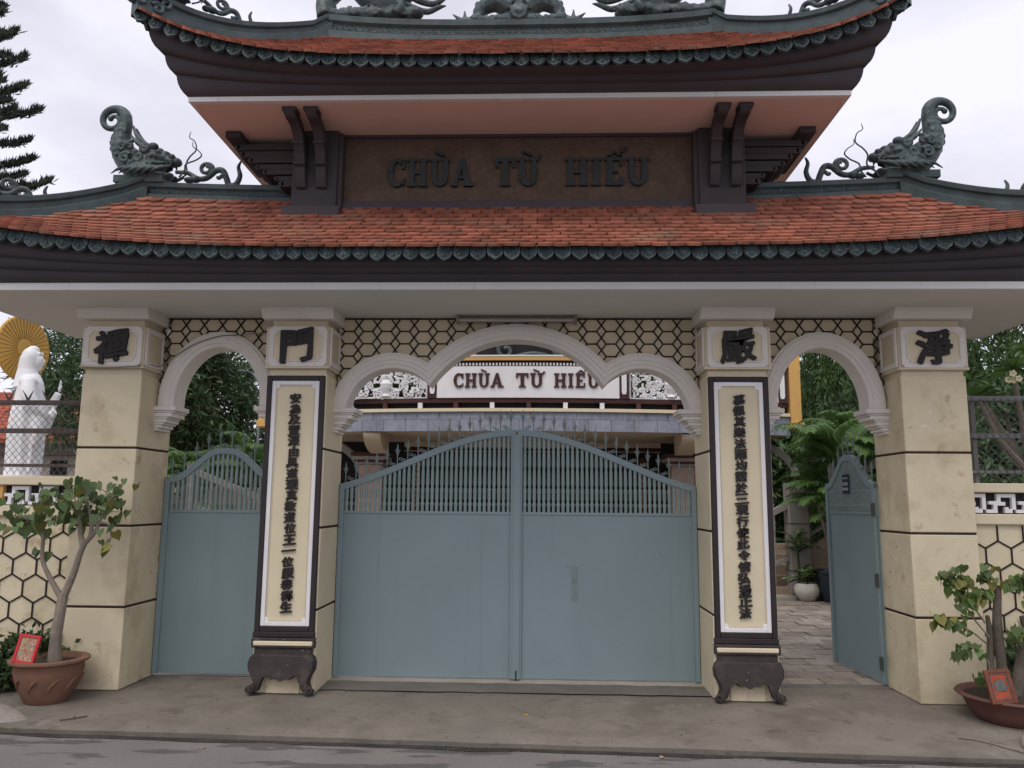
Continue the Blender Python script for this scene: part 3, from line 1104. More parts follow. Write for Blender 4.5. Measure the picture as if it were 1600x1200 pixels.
def drip_row(S, off, z0, rise, L_, hd_, p=4.2, sp=0.1295):
    corn, deck, surf, ring, XE, YE, yc = S
    X, Y = L_ + off, hd_ + off
    n = int(round(2 * X / sp))
    for i in range(n):
        x = -X + (i + 0.5) * 2 * X / n
        u = x / X
        z = z0 + rise * abs(u) ** p
        sl = rise * p * abs(u) ** (p - 1) / X * (1 if u > 0 else -1)
        a = math.atan(sl)
        inst('drip_tile', dm, corn, (x, yc - Y, z), (R(-9) + RND.uniform(-.05, .05), -a + RND.uniform(-.03, .03), RND.uniform(-.05, .05)), (1.0, 1.0, RND.uniform(1.08, 1.18)))
    n = int(round(2 * Y / sp))
    for sg in (-1, 1):
        for i in range(n):
            y = -Y + (i + 0.5) * 2 * Y / n
            u = y / Y
            z = z0 + rise * abs(u) ** (p * 0.7)
            inst('drip_tile', dm, corn, (sg * (L_ + off * (0.04 + 0.96 * max(0, -u) ** 5)), yc + y, z), (R(-9), 0, PI / 2 * sg))


drip_row(LOW, 0.285, 3.535, 0.40, 4.70, 0.98)
drip_row(UPP, 0.318, 5.128, 0.455, 2.765, 0.925)

# roof tiles: scale-shaped plates, lapped
tw, th = 0.0625, 0.10
tp = [(-tw, 0.11), (-tw, -th * 0.62), (-tw * 0.55, -th * 0.92), (0, -th), (tw * 0.55, -th * 0.92), (tw, -th * 0.62), (tw, 0.11)]


def tile_verts():
    vs_ = [(x * 0.965, y, 0.006) for x, y in tp] + [(x * 0.965, y, -0.016) for x, y in tp]
    n = len(tp)
    fs_ = [tuple(range(n))] + [(i + n, i + 1 + n, i + 1, i) for i in range(n - 1)]
    return vs_, fs_


tv, tf = tile_verts()
tmsh = MB().add(tv, tf).mesh('roof_tile', ang=None)
tmsh.materials.append(tile_m)


def lay_tiles(S, rows, singles, exposure_pitch=0.125):
    corn, deck, surf, ring, XE, YE, yc = S
    slots = []
    for r in range(rows):
        s = (r + 0.25) / rows
        a, b = surf(-1, s), surf(1, s)
        wid = b.x - a.x
        n = int(wid / exposure_pitch)
        for i in range(n + (r % 2)):
            x = (i - (n - 1 + (r % 2)) / 2) * exposure_pitch
            u = x / (wid / 2)
            if abs(u) > 0.995:
                continue
            P0 = surf(u, s)
            Pu = surf(u, min(s + 0.03, 1.0)) - surf(u, max(s - 0.03, 0.0))
            Px = surf(min(u + 0.02, 1), s) - surf(max(u - 0.02, -1), s)
            X = Vector((Px.x, Px.y * 0, Px.z)).normalized()
            Yv = (Pu - X * Pu.dot(X)).normalized()
            # butt end lifted over the course below
            Yv = (Yv + X.cross(Yv) * -0.13).normalized()
            Z = X.cross(Yv)
            M = Matrix((X, Yv, Z)).transposed()
            j = RND.uniform(-1, 1)
            P1 = P0 + Z * (0.008 + 0.003 * j) + X * RND.uniform(-.005, .005) + Yv * RND.uniform(-.007, .007)
            slots.append((P1, M, P0))
    # the singles that show largest: nearest to the camera's line and fully in view
    cpos = Vector((0.22565, -6.8921, 1.6))
    order = sorted(range(len(slots)), key=lambda k_: (slots[k_][0] - cpos).length) if singles else []
    single = set(order[:singles])
    m = MB()
    for k_, (P1, M, _) in enumerate(slots):
        if k_ in single:
            o = inst('roof_tile', tmsh, deck, P1)
            o.rotation_euler = M.to_euler()
        else:
            m.add([P1 + M @ Vector(v) for v in tv], tf)
    part('tile_courses', m, tile_f, deck, ang=None, kind='stuff')


lay_tiles(LOW, 12, 300)
lay_tiles(UPP, 11, 0)


# ---------------- ridges
def ridge_sweep(path, scale=1.0, skirt=0.05):
    """moulded ridge along a 3-D path (centre of its base); returns mesh builders for body and key pattern"""
    prof = [(-0.10, -skirt), (-0.10, 0.035), (-0.07, 0.055), (-0.055, 0.06), (-0.055, 0.115), (-0.07, 0.125), (-0.085, 0.135), (-0.09, 0.185), (-0.07, 0.195),
            (0.07, 0.195), (0.09, 0.185), (0.085, 0.135), (0.07, 0.125), (0.055, 0.115), (0.055, 0.06), (0.07, 0.055), (0.10, 0.035), (0.10, -skirt)]
    path = [Vector(q) for q in path]
    rows = []
    for i, c in enumerate(path):
        d = (path[min(i + 1, len(path) - 1)] - path[max(i - 1, 0)])
        d.z = 0
        d.normalize()
        nrm = Vector((d.y, -d.x, 0))
        rows.append([c + nrm * (-a * scale) + Vector((0, 0, b * scale)) for a, b in prof])
    m = MB()
    m.grid([r[::-1] for r in rows])
    m.f.append(tuple(range(len(prof)))[::-1])
    m.f.append(tuple(range(len(m.v) - len(prof), len(m.v))))
    k_ = MB()
    # Greek key relief in the frieze, on the outer side
    acc = 0.0
    step = 0.058 * scale
    for i in range(len(path) - 1):
        a, b = path[i], path[i + 1]
        L_ = (b - a).length
        d = (b - a).normalized()
        dh = Vector((d.x, d.y, 0)).normalized()
        for sg in (1,):
            nrm = Vector((dh.y, -dh.x, 0)) * sg
            t = acc
            while t < L_ - step * 0.5:
                o_ = a + d * t + nrm * 0.0545 * scale + Vector((0, 0, 0.063 * scale))

                def P(x, z):
                    return o_ + d * (x * step) + Vector((0, 0, z * 0.05 * scale))
                ww = 0.0075 * scale
                for (x0_, z0_, x1_, z1_) in ((0.05, 0.1, 0.05, 0.95), (0.05, 0.9, 0.8, 0.9), (0.75, 0.9, 0.75, 0.35), (0.8, 0.4, 0.35, 0.4), (0.0, 0.12, 1.0, 0.12)):
                    k_.strip(P(x0_, z0_), P(x1_, z1_), ww, 0.007, nrm)
                t += step
            acc = t - L_
    return m, k_


def ridge(S, half, zb, zend, scale, name='ridge'):
    yc = S[6]
    path = [(half * u, yc, zb + zend * abs(u) ** 3) for u in np.linspace(-1, 1, 31)]
    m, k_ = ridge_sweep(path, scale)
    o = part(name, m, glaze, gate, ang=30)
    part('key_frieze', k_, glaze_rel, o, ang=None)
    return o


def hips(S, half, zb, zend, scale, tipz):
    corn, deck, surf, ring, XE, YE, yc = S
    for sx in (-1, 1):
        for sy in (-1, 1):
            path = []
            for s in np.linspace(1.0, 0.0, 20):
                v = surf(sx, s)
                y = v.y if sy < 0 else 2 * yc - v.y
                xx = v.x if sy < 0 else v.x * surf.bk(s)
                path.append(Vector((xx, y, v.z + (zend * 0.6 if s > 0.9 else 0) * max(0, (s - 0.9) / 0.1) + tipz * (1 - s) ** 4)))
            if sx * sy > 0:
                path2 = path
            else:
                path2 = path[::-1]
            m, k_ = ridge_sweep(path2, scale, 0.14)
            o = part('hip_ridge', m, glaze, gate, ang=30)
            if sy < 0:
                part('key_frieze', k_, glaze_rel, o, ang=None)
            # cloud scroll at the upturned corner
            if sy < 0:
                e = path[-1]
                d = (path[-1] - path[-4]).normalized()
                m = MB()
                for (r0_, back, up_, tn) in ((0.075, -0.02, 0.12, 1.4), (0.06, 0.10, 0.10, 1.2), (0.055, 0.22, 0.06, 1.3), (0.05, 0.02, -0.02, 1.2), (0.05, 0.16, -0.02, 1.2)):
                    sp = spiral((0, 0), r0_, 0.012, 0.4, tn, 18)
                    c = e - d * back + Vector((0, 0, up_))
                    dh = Vector((d.x, d.y, 0)).normalized()
                    nr = Vector((dh.y, -dh.x, 0)) * (0.085 if sx < 0 else -0.085)
                    if nr.y > 0:
                        nr = -nr
                    m.tube([c + dh * q[0] + Vector((0, 0, q[1])) + nr for q in sp], lerp_r([0.02, 0.017, 0.012], 1, 19), 7)
                m.ball(e + Vector((0, 0, 0.08)), (0.10, 0.09, 0.11))
                m.ball(e - d * 0.10 + Vector((0, 0, 0.08)), (0.11, 0.09, 0.09))
                part('corner_scroll', m, glaze_rel, o, ang=45)


ridge(LOW, 3.58, 4.355, 0.065, 0.82)
hips(LOW, 3.58, 4.355, 0.05, 0.86, 0.04)
ridge(UPP, 1.88, 5.965, 0.085, 1.12)
hips(UPP, 1.88, 5.905, 0.12, 0.80, 0.06)

# ---------------- upper storey: sign wall, pilasters, brackets
m = MB()
m.box(-2.02, 2.02, 0.06, 0.50, 4.10, 4.925)
body = part('upper_wall', m, bracket_m, gate)
m = MB()
m.box(-1.66, 1.66, 0.035, 0.061, 4.27, 4.925)
sign = part('sign_panel', m, sign_bg, gate)
m = MB()
m.box(-1.66, 1.66, 0.0, 0.05, 4.20, 4.285)
m.box(-1.66, 1.66, 0.005, 0.05, 4.895, 4.921)
part('sign_sill', m, cornice_m, sign, bevel=0.006)
m = MB()
m.box(-1.655, -1.615, 0.02, 0.05, 4.286, 4.894)
m.box(1.615, 1.655, 0.02, 0.05, 4.286, 4.894)
m.box(-1.614, 1.614, 0.026, 0.05, 4.286, 4.325)
part('sign_frame', m, sign_bg, sign, bevel=0.005)


# slab-serif capitals, built from solid strokes
def glyph(ch):
    """list of polygons in a unit-high box, and the width"""
    st, se = 0.23, 0.10         # stem and serif thickness
    out = []

    def rect(x0, x1, z0, z1):
        out.append([(x0, z0), (x1, z0), (x1, z1), (x0, z1)])

    def arc(cx, cz, rx, rz, a0, a1, w, n=14):
        for i in range(n):
            t0, t1 = R(a0 + (a1 - a0) * i / n), R(a0 + (a1 - a0) * (i + 1) / n)
            out.append([(cx + rx * math.cos(t0), cz + rz * math.sin(t0)), (cx + rx * math.cos(t1), cz + rz * math.sin(t1)),
                        (cx + (rx - w) * math.cos(t1), cz + (rz - w * 0.55) * math.sin(t1)), (cx + (rx - w) * math.cos(t0), cz + (rz - w * 0.55) * math.sin(t0))])
    b = ch
    acc = {'Ù': ('U', 'g', 0), 'Ừ': ('U', 'g', 1), 'Ế': ('E', 'ca', 0)}.get(ch)
    horn = 0
    if acc:
        b, marks, horn = acc
    else:
        marks = ''
    if b == 'C':
        wd = 0.78
        arc(0.42, 0.5, 0.42, 0.52, 48, 312, st)
        rect(0.62, 0.76, 0.62, 0.98)
        rect(0.66, 0.76, 0.06, 0.30)
    elif b == 'H':
        wd = 0.92
        for x in (0.09, 0.60):
            rect(x, x + st, 0, 1)
            rect(x - 0.08, x, 0, se)
            rect(x + st, x + st + 0.08, 0, se)
            rect(x - 0.08, x, 1 - se, 1)
            rect(x + st, x + st + 0.08, 1 - se, 1)
        rect(0.32, 0.60, 0.44, 0.56)
    elif b == 'U':
        wd = 0.86
        for x in (0.08, 0.58):
            rect(x, x + st * 0.95, 0.34, 1)
            rect(x - 0.08, x, 1 - se, 1)
            rect(x + st * 0.95, x + st * 0.95 + 0.07, 1 - se, 1)
        arc(0.44, 0.34, 0.36, 0.35, 180, 360, st * 0.95)
    elif b == 'A':
        wd = 0.95
        out.append([(0.05, 0), (0.21, 0), (0.52, 0.80), (0.40, 1.0)])
        out.append([(0.62, 0), (0.90, 0), (0.58, 1.0), (0.38, 1.0)])
        rect(0.22, 0.66, 0.26, 0.36)
        rect(-0.03, 0.30, 0, se)
        rect(0.54, 0.99, 0, se)
    elif b == 'T':
        wd = 0.88
        rect(0.32, 0.32 + st + 0.02, 0, 1 - 0.13)
        rect(0.02, 0.86, 1 - 0.13, 1)
        rect(0.02, 0.13, 0.66, 0.87)
        rect(0.75, 0.86, 0.66, 0.87)
        rect(0.22, 0.32, 0, se)
        rect(0.57, 0.67, 0, se)
    elif b == 'I':
        wd = 0.44
        rect(0.10, 0.10 + st, 0, 1)
        for z in (0, 1 - se):
            rect(0.02, 0.10, z, z + se)
            rect(0.10 + st, 0.41, z, z + se)
    elif b == 'E':
        wd = 0.80
        rect(0.10, 0.10 + st, 0, 1)
        rect(0.02, 0.10, 0, se)
        rect(0.02, 0.10, 1 - se, 1)
        rect(0.10 + st, 0.72, 0, 0.12)
        rect(0.10 + st, 0.72, 0.88, 1)
        rect(0.10 + st, 0.55, 0.45, 0.56)
        rect(0.63, 0.74, 0.12, 0.32)
        rect(0.60, 0.70, 0.70, 0.88)
    cx = wd / 2
    if 'g' in marks:
        out.append([(cx - 0.22, 1.30), (cx - 0.22, 1.20), (cx + 0.16, 1.06), (cx + 0.20, 1.14)])
    if 'c' in marks:
        out.append([(cx - 0.28, 1.06), (cx - 0.12, 1.06), (cx + 0.02, 1.17), (cx + 0.02, 1.27)])
        out.append([(cx + 0.02, 1.17), (cx + 0.16, 1.06), (cx + 0.32, 1.06), (cx + 0.02, 1.27)])
    if 'a' in marks:
        out.append([(cx + 0.26, 1.20), (cx + 0.32, 1.16), (cx + 0.52, 1.36), (cx + 0.42, 1.40)])
    if horn:
        out.append([(0.80, 1.0), (0.86, 0.90), (1.02, 1.10), (0.92, 1.14)])
    return out, wd


def write_word(word, x0, x1, zb, h, yface, depth, material, parent, ycurve=None):
    gs = [glyph(c) for c in word]
    gap = 0.10
    tot = sum(g_[1] for g_ in gs) + gap * (len(gs) - 1)
    sx = (x1 - x0) / tot
    x = x0
    for polys, wd in gs:
        m = MB()
        y0 = yface + (ycurve(x + wd * sx / 2) if ycurve else 0)
        for i, pl in enumerate(polys):
            m.prism([(x + a * sx, zb + b * h) for a, b in pl], 'Y', y0 - depth - 0.0007 * (i % 7), y0 + 0.002)
        part('letter', m, material, parent, ang=None)
        x += (wd + gap) * sx


for wd_, a, b in (('CHÙA', -1.18, -0.40), ('TỪ', -0.20, 0.19), ('HIẾU', 0.44, 1.19)):
    write_word(wd_, a, b, 4.425, 0.265, 0.035, 0.03, sign_letter, sign)

for sg in (-1, 1):
    m = MB()
    m.box(min(sg * 1.62, sg * 2.03), max(sg * 1.62, sg * 2.03), -0.09, 0.08, 4.10, 4.918)
    pil = part('pilaster', m, bracket_m, gate, bevel=0.008)
    m = MB()
    m.box(min(sg * 1.57, sg * 2.09), max(sg * 1.57, sg * 2.09), -0.16, 0.08, 4.08, 4.185)
    part('pilaster_base', m, cornice_m, pil, bevel=0.01)
    m = MB()
    xa, xb = sorted((sg * 1.58, sg * 1.66))
    m.box(xa, xb, -0.06, 0.05, 4.19, 4.90)
    part('pilaster_edge', m, bracket_m, pil, bevel=0.006)
    # paired S-shaped brackets reaching out to the soffit
    for xc in (1.75, 1.935):
        sidep = [(-0.10, 4.36), (-0.125, 4.37), (-0.15, 4.42), (-0.165, 4.48), (-0.17, 4.545), (-0.195, 4.55), (-0.20, 4.575), (-0.185, 4.585), (-0.20, 4.64), (-0.235, 4.70), (-0.255, 4.715), (-0.26, 4.745),
                 (-0.25, 4.755), (-0.29, 4.80), (-0.36, 4.835), (-0.43, 4.845), (-0.47, 4.84), (-0.52, 4.855), (-0.545, 4.885), (-0.545, 4.919), (-0.40, 4.919), (-0.30, 4.895), (-0.22, 4.86), (-0.10, 4.84)]
        m = MB()
        m.prism(sidep, 'X', sg * xc - 0.045, sg * xc + 0.045)
        m.box(sg * xc - 0.062, sg * xc + 0.062, -0.55, -0.42, 4.889, 4.9195)
        m.box(sg * xc - 0.052, sg * xc + 0.052, -0.272, -0.12, 4.718, 4.742)
        m.box(sg * xc - 0.052, sg * xc + 0.052, -0.21, -0.12, 4.552, 4.574)
        part('bracket', m, bracket_m, pil, bevel=0.006)
    # stepped corbel tiers carrying the side eaves
    m = MB()
    tiers = [(4.44, 4.50, 2.17), (4.50, 4.545, 2.22), (4.56, 4.61, 2.33), (4.61, 4.66, 2.40), (4.675, 4.73, 2.47), (4.73, 4.79, 2.55), (4.80, 4.86, 2.60)]
    for (z0, z1, xe) in tiers:
        xa, xb = sorted((sg * 2.0, sg * xe))
        m.box(xa, xb, 0.04, 0.52, z0, z1)
        # rounded nose
        m.tube([(sg * xe, 0.04, (z0 + z1) / 2), (sg * xe, 0.52, (z0 + z1) / 2)], (z1 - z0) / 2 * 0.98, 10)
    for (z0, z1, xe) in ((4.545, 4.56, 2.18), (4.66, 4.675, 2.36), (4.79, 4.80, 2.5)):
        xa, xb = sorted((sg * 2.0, sg * xe))
        m.box(xa, xb, 0.09, 0.47, z0 - 0.001, z1 + 0.001)
    xa, xb = sorted((sg * 2.52, sg * 2.66))
    m.box(xa, xb, -0.10, 0.66, 4.858, 4.919)
    part('side_corbel', m, bracket_m, gate, bevel=0.004)

# ---------------- dragon ornaments
REM = []


def remesh(o, vox, smooth=2):
    r = o.modifiers.new('remesh', 'REMESH')
    r.mode = 'VOXEL'
    r.voxel_size = vox
    r.use_smooth_shade = True
    if smooth:
        s = o.modifiers.new('smooth', 'SMOOTH')
        s.iterations = smooth
        s.factor = 0.5
    return o


def dragon_meshes():
    """makara head: faces +X, tail curl rising behind (-X). Origin at base centre"""
    h = MB()
    # body sweeping up and over into the curl, one continuous tube
    c = catmull([(0.06, 0, 0.10), (-0.08, 0, 0.15), (-0.20, 0, 0.25), (-0.265, 0, 0.37), (-0.262, 0, 0.49), (-0.238, 0, 0.60)], 6)
    rb = lerp_r([0.15, 0.155, 0.13, 0.10, 0.08, 0.062], 1, len(c))
    sp = spiral((-0.375, 0.64), 0.142, 0.034, -0.05, 1.40, 46)[2:]
    cc = [tuple(q) for q in c] + [(q[0], 0, q[1]) for q in sp]
    rb = rb + lerp_r([0.056, 0.040, 0.033, 0.030, 0.026, 0.022, 0.020, 0.022], 1, len(sp))
    h.tube(cc, rb, 16)
    h.ball((cc[-1][0], 0, cc[-1][2]), 0.028)
    # skull, brow, open jaws
    h.ball((0.05, 0, 0.20), (0.17, 0.125, 0.13))
    h.ball((0.15, 0, 0.235), (0.12, 0.10, 0.062), rot=(0, 0.35, 0))
    h.ball((0.23, 0, 0.20), (0.095, 0.08, 0.045), rot=(0, 0.3, 0))
    h.ball((0.305, 0, 0.195), (0.05, 0.06, 0.045))                       # upturned nose
    h.ball((0.19, 0, 0.275), (0.05, 0.06, 0.035))
    h.ball((0.13, 0, 0.05), (0.13, 0.095, 0.05))                         # lower jaw
    h.ball((0.225, 0, 0.045), (0.06, 0.07, 0.028), rot=(0, -0.5, 0))
    h.ball((0.0, 0, 0.04), (0.20, 0.13, 0.06))
    for sy in (-1, 1):
        h.ball((0.085, sy * 0.06, 0.335), (0.055, 0.042, 0.042))         # brow knob
        h.ball((0.15, sy * 0.078, 0.265), 0.032)                         # eye
        h.ball((0.275, sy * 0.052, 0.235), (0.035, 0.028, 0.026))        # nostril
        for q in range(4):                                               # teeth
            h.tube([(0.14 + 0.045 * q, sy * 0.062, 0.165), (0.145 + 0.045 * q, sy * 0.062, 0.125)], [0.013, 0.004], 6)
        # antlers leaning back to the tail
        h.tube(catmull([(0.05, sy * 0.05, 0.33), (-0.03, sy * 0.06, 0.39), (-0.10, sy * 0.05, 0.47), (-0.15, sy * 0.03, 0.57)], 5), lerp_r([0.03, 0.026, 0.022, 0.012], 1, 16), 8)
        h.tube(catmull([(0.02, sy * 0.10, 0.30), (-0.06, sy * 0.10, 0.36), (-0.13, sy * 0.08, 0.44)], 5), lerp_r([0.024, 0.022, 0.010], 1, 11), 8)
        # mane: whorls and flowing locks standing proud
        for (mx_, mz, mr_, yy) in ((-0.02, 0.20, 0.065, 0.135), (-0.13, 0.17, 0.06, 0.175), (-0.05, 0.09, 0.055, 0.16), (0.07, 0.12, 0.05, 0.125), (-0.17, 0.29, 0.05, 0.165), (-0.24, 0.24, 0.045, 0.14), (-0.10, 0.31, 0.045, 0.15), (0.03, 0.29, 0.042, 0.115)):
            spw = spiral((mx_, mz), mr_, 0.008, 2.0 + mx_ * 11, 1.35, 16)
            h.tube([(q[0], sy * yy, q[1]) for q in spw], lerp_r([0.023, 0.018, 0.016], 1, 17), 7)
        for k_ in range(6):
            a = -0.19 + 0.075 * k_
            h.tube(catmull([(a + 0.13, sy * 0.14, 0.10), (a + 0.02, sy * 0.175, 0.065), (a - 0.08, sy * 0.15, 0.02)], 5), lerp_r([0.017, 0.017, 0.006], 1, 11), 7)
        h.tube(catmull([(0.22, sy * 0.078, 0.16), (0.13, sy * 0.11, 0.15), (0.07, sy * 0.125, 0.19), (0.11, sy * 0.12, 0.225), (0.15, sy * 0.11, 0.205)], 5), lerp_r([0.018, 0.022, 0.018, 0.016, 0.012], 1, 21), 7)
        # scales up the neck
        for r_ in range(5):
            for q in range(3):
                i = 8 + r_ * 4
                p_ = c[min(i, len(c) - 1)]
                a = (q - 1) * 0.55 + (0.25 if r_ % 2 else 0)
                rr_ = rb[min(i, len(c) - 1)]
                h.ball((p_.x - rr_ * 0.9 * math.sin(a), sy * rr_ * 0.88 * math.cos(a), p_.z + 0.02), (0.028, 0.012, 0.03), 8, 6)
    # back fin
    for k_ in range(9):
        t = k_ / 8
        q = c[int(3 + t * (len(c) - 5))]
        rr_ = rb[int(3 + t * (len(c) - 5))]
        h.ball((q.x - rr_ * 0.95, 0, q.z + 0.02), (0.034, 0.02, 0.04))
    head = h.mesh('head')
    head.materials.append(glaze_rel)
    # tongue flame: S-curve with a curl
    t_ = MB()
    pts = [(0.30, 0, 0.095), (0.42, 0, 0.085), (0.53, 0, 0.025), (0.62, 0, 0.035), (0.70, 0, 0.105), (0.77, 0, 0.105), (0.81, 0, 0.03), (0.845, 0, -0.045), (0.91, 0, -0.035), (0.945, 0, 0.05), (0.925, 0, 0.14), (0.945, 0, 0.20)]
    c2 = catmull(pts, 6)
    t_.tube(c2, lerp_r([0.018, 0.022, 0.026, 0.028, 0.03, 0.03, 0.03, 0.03, 0.028, 0.024, 0.018, 0.009], 1, len(c2)), 10)
    sp = spiral((0.615, 0.135), 0.062, 0.016, -0.5, -1.4 + 2.65, 24)
    sp2 = [(0.68, 0.06)] + [(0.605 + 0.068 * (1 - 0.55 * i / 20) * math.cos(-0.6 + i / 20 * 1.35 * 2 * PI), 0.125 + 0.062 * (1 - 0.55 * i / 20) * math.sin(-0.6 + i / 20 * 1.35 * 2 * PI)) for i in range(21)]
    t_.tube([(q[0], 0, q[1]) for q in sp2], lerp_r([0.024, 0.022, 0.02, 0.018, 0.02], 1, len(sp2)), 8)
    t_.tube(catmull([(0.775, 0, 0.06), (0.735, 0, 0.03), (0.715, 0, 0.045)], 5), lerp_r([0.02, 0.02, 0.012], 1, 11), 8)
    t_.ball((0.50, 0, 0.02), (0.06, 0.05, 0.035))
    t_.ball((0.44, 0, 0.01), (0.05, 0.05, 0.03))
    tongue = t_.mesh('tongue_flame')
    tongue.materials.append(glaze_rel)
    # whiskers
    ws = []
    for pts in ([(0.30, 0.05, 0.03), (0.385, 0.05, 0.10), (0.375, 0.05, 0.20), (0.41, 0.04, 0.27), (0.475, 0.03, 0.34), (0.455, 0.03, 0.43), (0.40, 0.03, 0.47), (0.41, 0.03, 0.53)],
                [(0.36, -0.05, 0.02), (0.41, -0.05, 0.09), (0.42, -0.05, 0.155), (0.51, -0.04, 0.20), (0.56, -0.03, 0.25), (0.53, -0.03, 0.30), (0.47, -0.03, 0.345), (0.465, -0.03, 0.40)]):
        w_ = MB()
        c3 = catmull(pts, 7)
        w_.tube(c3, lerp_r([0.009, 0.0085, 0.008, 0.0075, 0.007, 0.006, 0.005, 0.003], 1, len(c3)), 6)
        mm = w_.mesh('whisker')
        mm.materials.append(glaze_rel)
        ws.append(mm)
    b_ = MB()
    b_.box(-0.27, 0.22, -0.10, 0.10, -0.04, 0.03)
    base = b_.mesh('ornament_base', ang=None)
    base.materials.append(glaze)
    return head, tongue, ws, base


DR = dragon_meshes()


def dragon(loc, rz, sc):
    o = bpy.data.objects.new('dragon_ornament', DR[0])
    COL.objects.link(o)
    o.parent = gate
    o.location = loc
    o.rotation_euler = (0, 0, rz)
    o.scale = (sc, sc, sc)
    remesh(o, 0.0075, 1)
    inst('tongue_flame', DR[1], o)
    for w_ in DR[2]:
        inst('whisker', w_, o)
    inst('ornament_base', DR[3], o)
    return o


dragon((-3.57, 0.28, 4.60), 0, 0.97)
dragon((3.60, 0.28, 4.60), PI, 0.97)
# smaller ones near the upturned corners, looking up the hips
for S, sc, zz, uu in ((LOW, 0.86, 0.20, 0.16), (UPP, 0.80, 0.20, 0.13)):
    for sx in (-1, 1):
        v = S[2](sx, uu)
        v2 = S[2](sx, uu + 0.3)
        a = math.atan2(v2.y - v.y, v2.x - v.x)
        dragon((v.x, v.y, v.z + zz + (0.06 if S is UPP else 0.04)), a, sc)

# ridge-top dragons (they run up out of the picture) and the sun disc with flames
def ridge_dragon(sx):
    h = MB()
    x0 = -1.42
    # cloud bank
    for k_ in range(22):
        t = k_ / 21
        x = x0 - 0.42 + 0.86 * t
        h.ball((x, RND.uniform(-.05, .05), 0.03 + 0.035 * RND.random()), (0.06, 0.075, 0.05))
        sp = spiral((x, 0.05 + 0.03 * RND.random()), 0.042, 0.008, RND.uniform(0, 6), 1.2, 12)
        h.tube([(q[0], -0.085, q[1]) for q in sp], 0.013, 5)
    # serpentine body
    c = catmull([(x0 - 0.40, 0, 0.06), (x0 - 0.45, 0, 0.25), (x0 - 0.25, 0, 0.42), (x0 - 0.05, 0, 0.25), (x0 + 0.12, 0, 0.16), (x0 + 0.30, 0, 0.30), (x0 + 0.33, 0, 0.50), (x0 + 0.55, 0, 0.58)], 6)
    h.tube(c, lerp_r([0.05, 0.09, 0.11, 0.12, 0.115, 0.10, 0.09, 0.07], 1, len(c)), 12)
    h.ball((x0 + 0.62, 0, 0.60), (0.13, 0.09, 0.08))
    h.ball((x0 + 0.74, 0, 0.585), (0.08, 0.06, 0.05))
    # haunch and leg
    h.tube(catmull([(x0 - 0.45, 0, 0.36), (x0 - 0.5, -0.03, 0.2), (x0 - 0.46, -0.05, 0.02)], 5), lerp_r([0.08, 0.07, 0.09], 1, 11), 10)
    h.tube(catmull([(x0 + 0.20, -0.06, 0.22), (x0 + 0.28, -0.09, 0.10), (x0 + 0.22, -0.09, 0.03)], 5), lerp_r([0.06, 0.045, 0.04], 1, 11), 8)
    if sx > 0:
        h.v = [(-a, b, c_) for a, b, c_ in h.v]
        h.f = [f_[::-1] for f_ in h.f]
    h.v = [(a, b + 0.28, c_ + 6.225) for a, b, c_ in h.v]
    o = part('ridge_dragon', h, glaze_rel, gate)
    remesh(o, 0.012, 1)
    # flame tail strands towards the middle
    for pts in ([(0.28, 0.30), (0.45, 0.20), (0.60, 0.17), (0.72, 0.26), (0.78, 0.33)], [(0.26, 0.20), (0.40, 0.12), (0.53, 0.085), (0.64, 0.13), (0.71, 0.145)],
                [(0.24, 0.14), (0.34, 0.07), (0.40, 0.03), (0.47, 0.005)], [(0.22, 0.12), (0.28, 0.05), (0.30, 0.01)], [(0.30, 0.34), (0.48, 0.28), (0.62, 0.26), (0.70, 0.32)]):
        f_ = MB()
        c3 = catmull([(-sx * -1 * (x0 + a) if sx > 0 else (x0 + a), 0.26, 6.225 + b) for a, b in pts], 6)
        if sx > 0:
            c3 = [Vector((-(v.x) if v.x < 0 else v.x, v.y, v.z)) for v in c3]
        f_.tube(c3, lerp_r([0.03, 0.034, 0.03, 0.024, 0.006], 1, len(c3)), 8)
        part('flame_strand', f_, glaze_rel, o)


ridge_dragon(-1)
ridge_dragon(1)
h = MB()
for k_ in range(16):
    t = k_ / 15
    x = -0.43 + 0.86 * t
    h.ball((x, 0.0, 0.03), (0.055, 0.07, 0.045))
    sp = spiral((x, 0.05), 0.036, 0.008, k_ * 1.3, 1.2, 12)
    h.tube([(q[0], -0.08, q[1]) for q in sp], 0.012, 5)
for sg in (-1, 1):
    # curled wing arching from the disc down to the cloud bank
    c = catmull([(sg * 0.08, -0.02, 0.17), (sg * 0.22, -0.03, 0.24), (sg * 0.36, -0.02, 0.17), (sg * 0.40, -0.02, 0.05)], 6)
    h.tube(c, lerp_r([0.10, 0.10, 0.07, 0.05], 1, len(c)), 10)
    for k_ in range(6):
        q = c[3 * k_ + 1]
        h.ball((q.x + sg * 0.03, -0.02, q.z + 0.075 - 0.004 * k_), (0.03, 0.03, 0.045))
    for (dx, dz) in ((-0.10, 0.10), (0.0, 0.14), (0.09, 0.10)):
        h.tube(catmull([(sg * 0.51, 0, 0.02), (sg * (0.525 - dx * 0.4 * 1), 0, 0.07), (sg * (0.53 - dx * 1.2), 0, 0.04 + dz)], 5), lerp_r([0.032, 0.03, 0.006], 1, 11), 8)
h.tube([(0, 0.03, 0.24), (0, -0.06, 0.24)], 0.19, 24)
h.tube([(0, -0.05, 0.10), (0, -0.115, 0.10)], [0.095, 0.08], 20)
h.ball((0, -0.10, 0.10), (0.06, 0.035, 0.05))
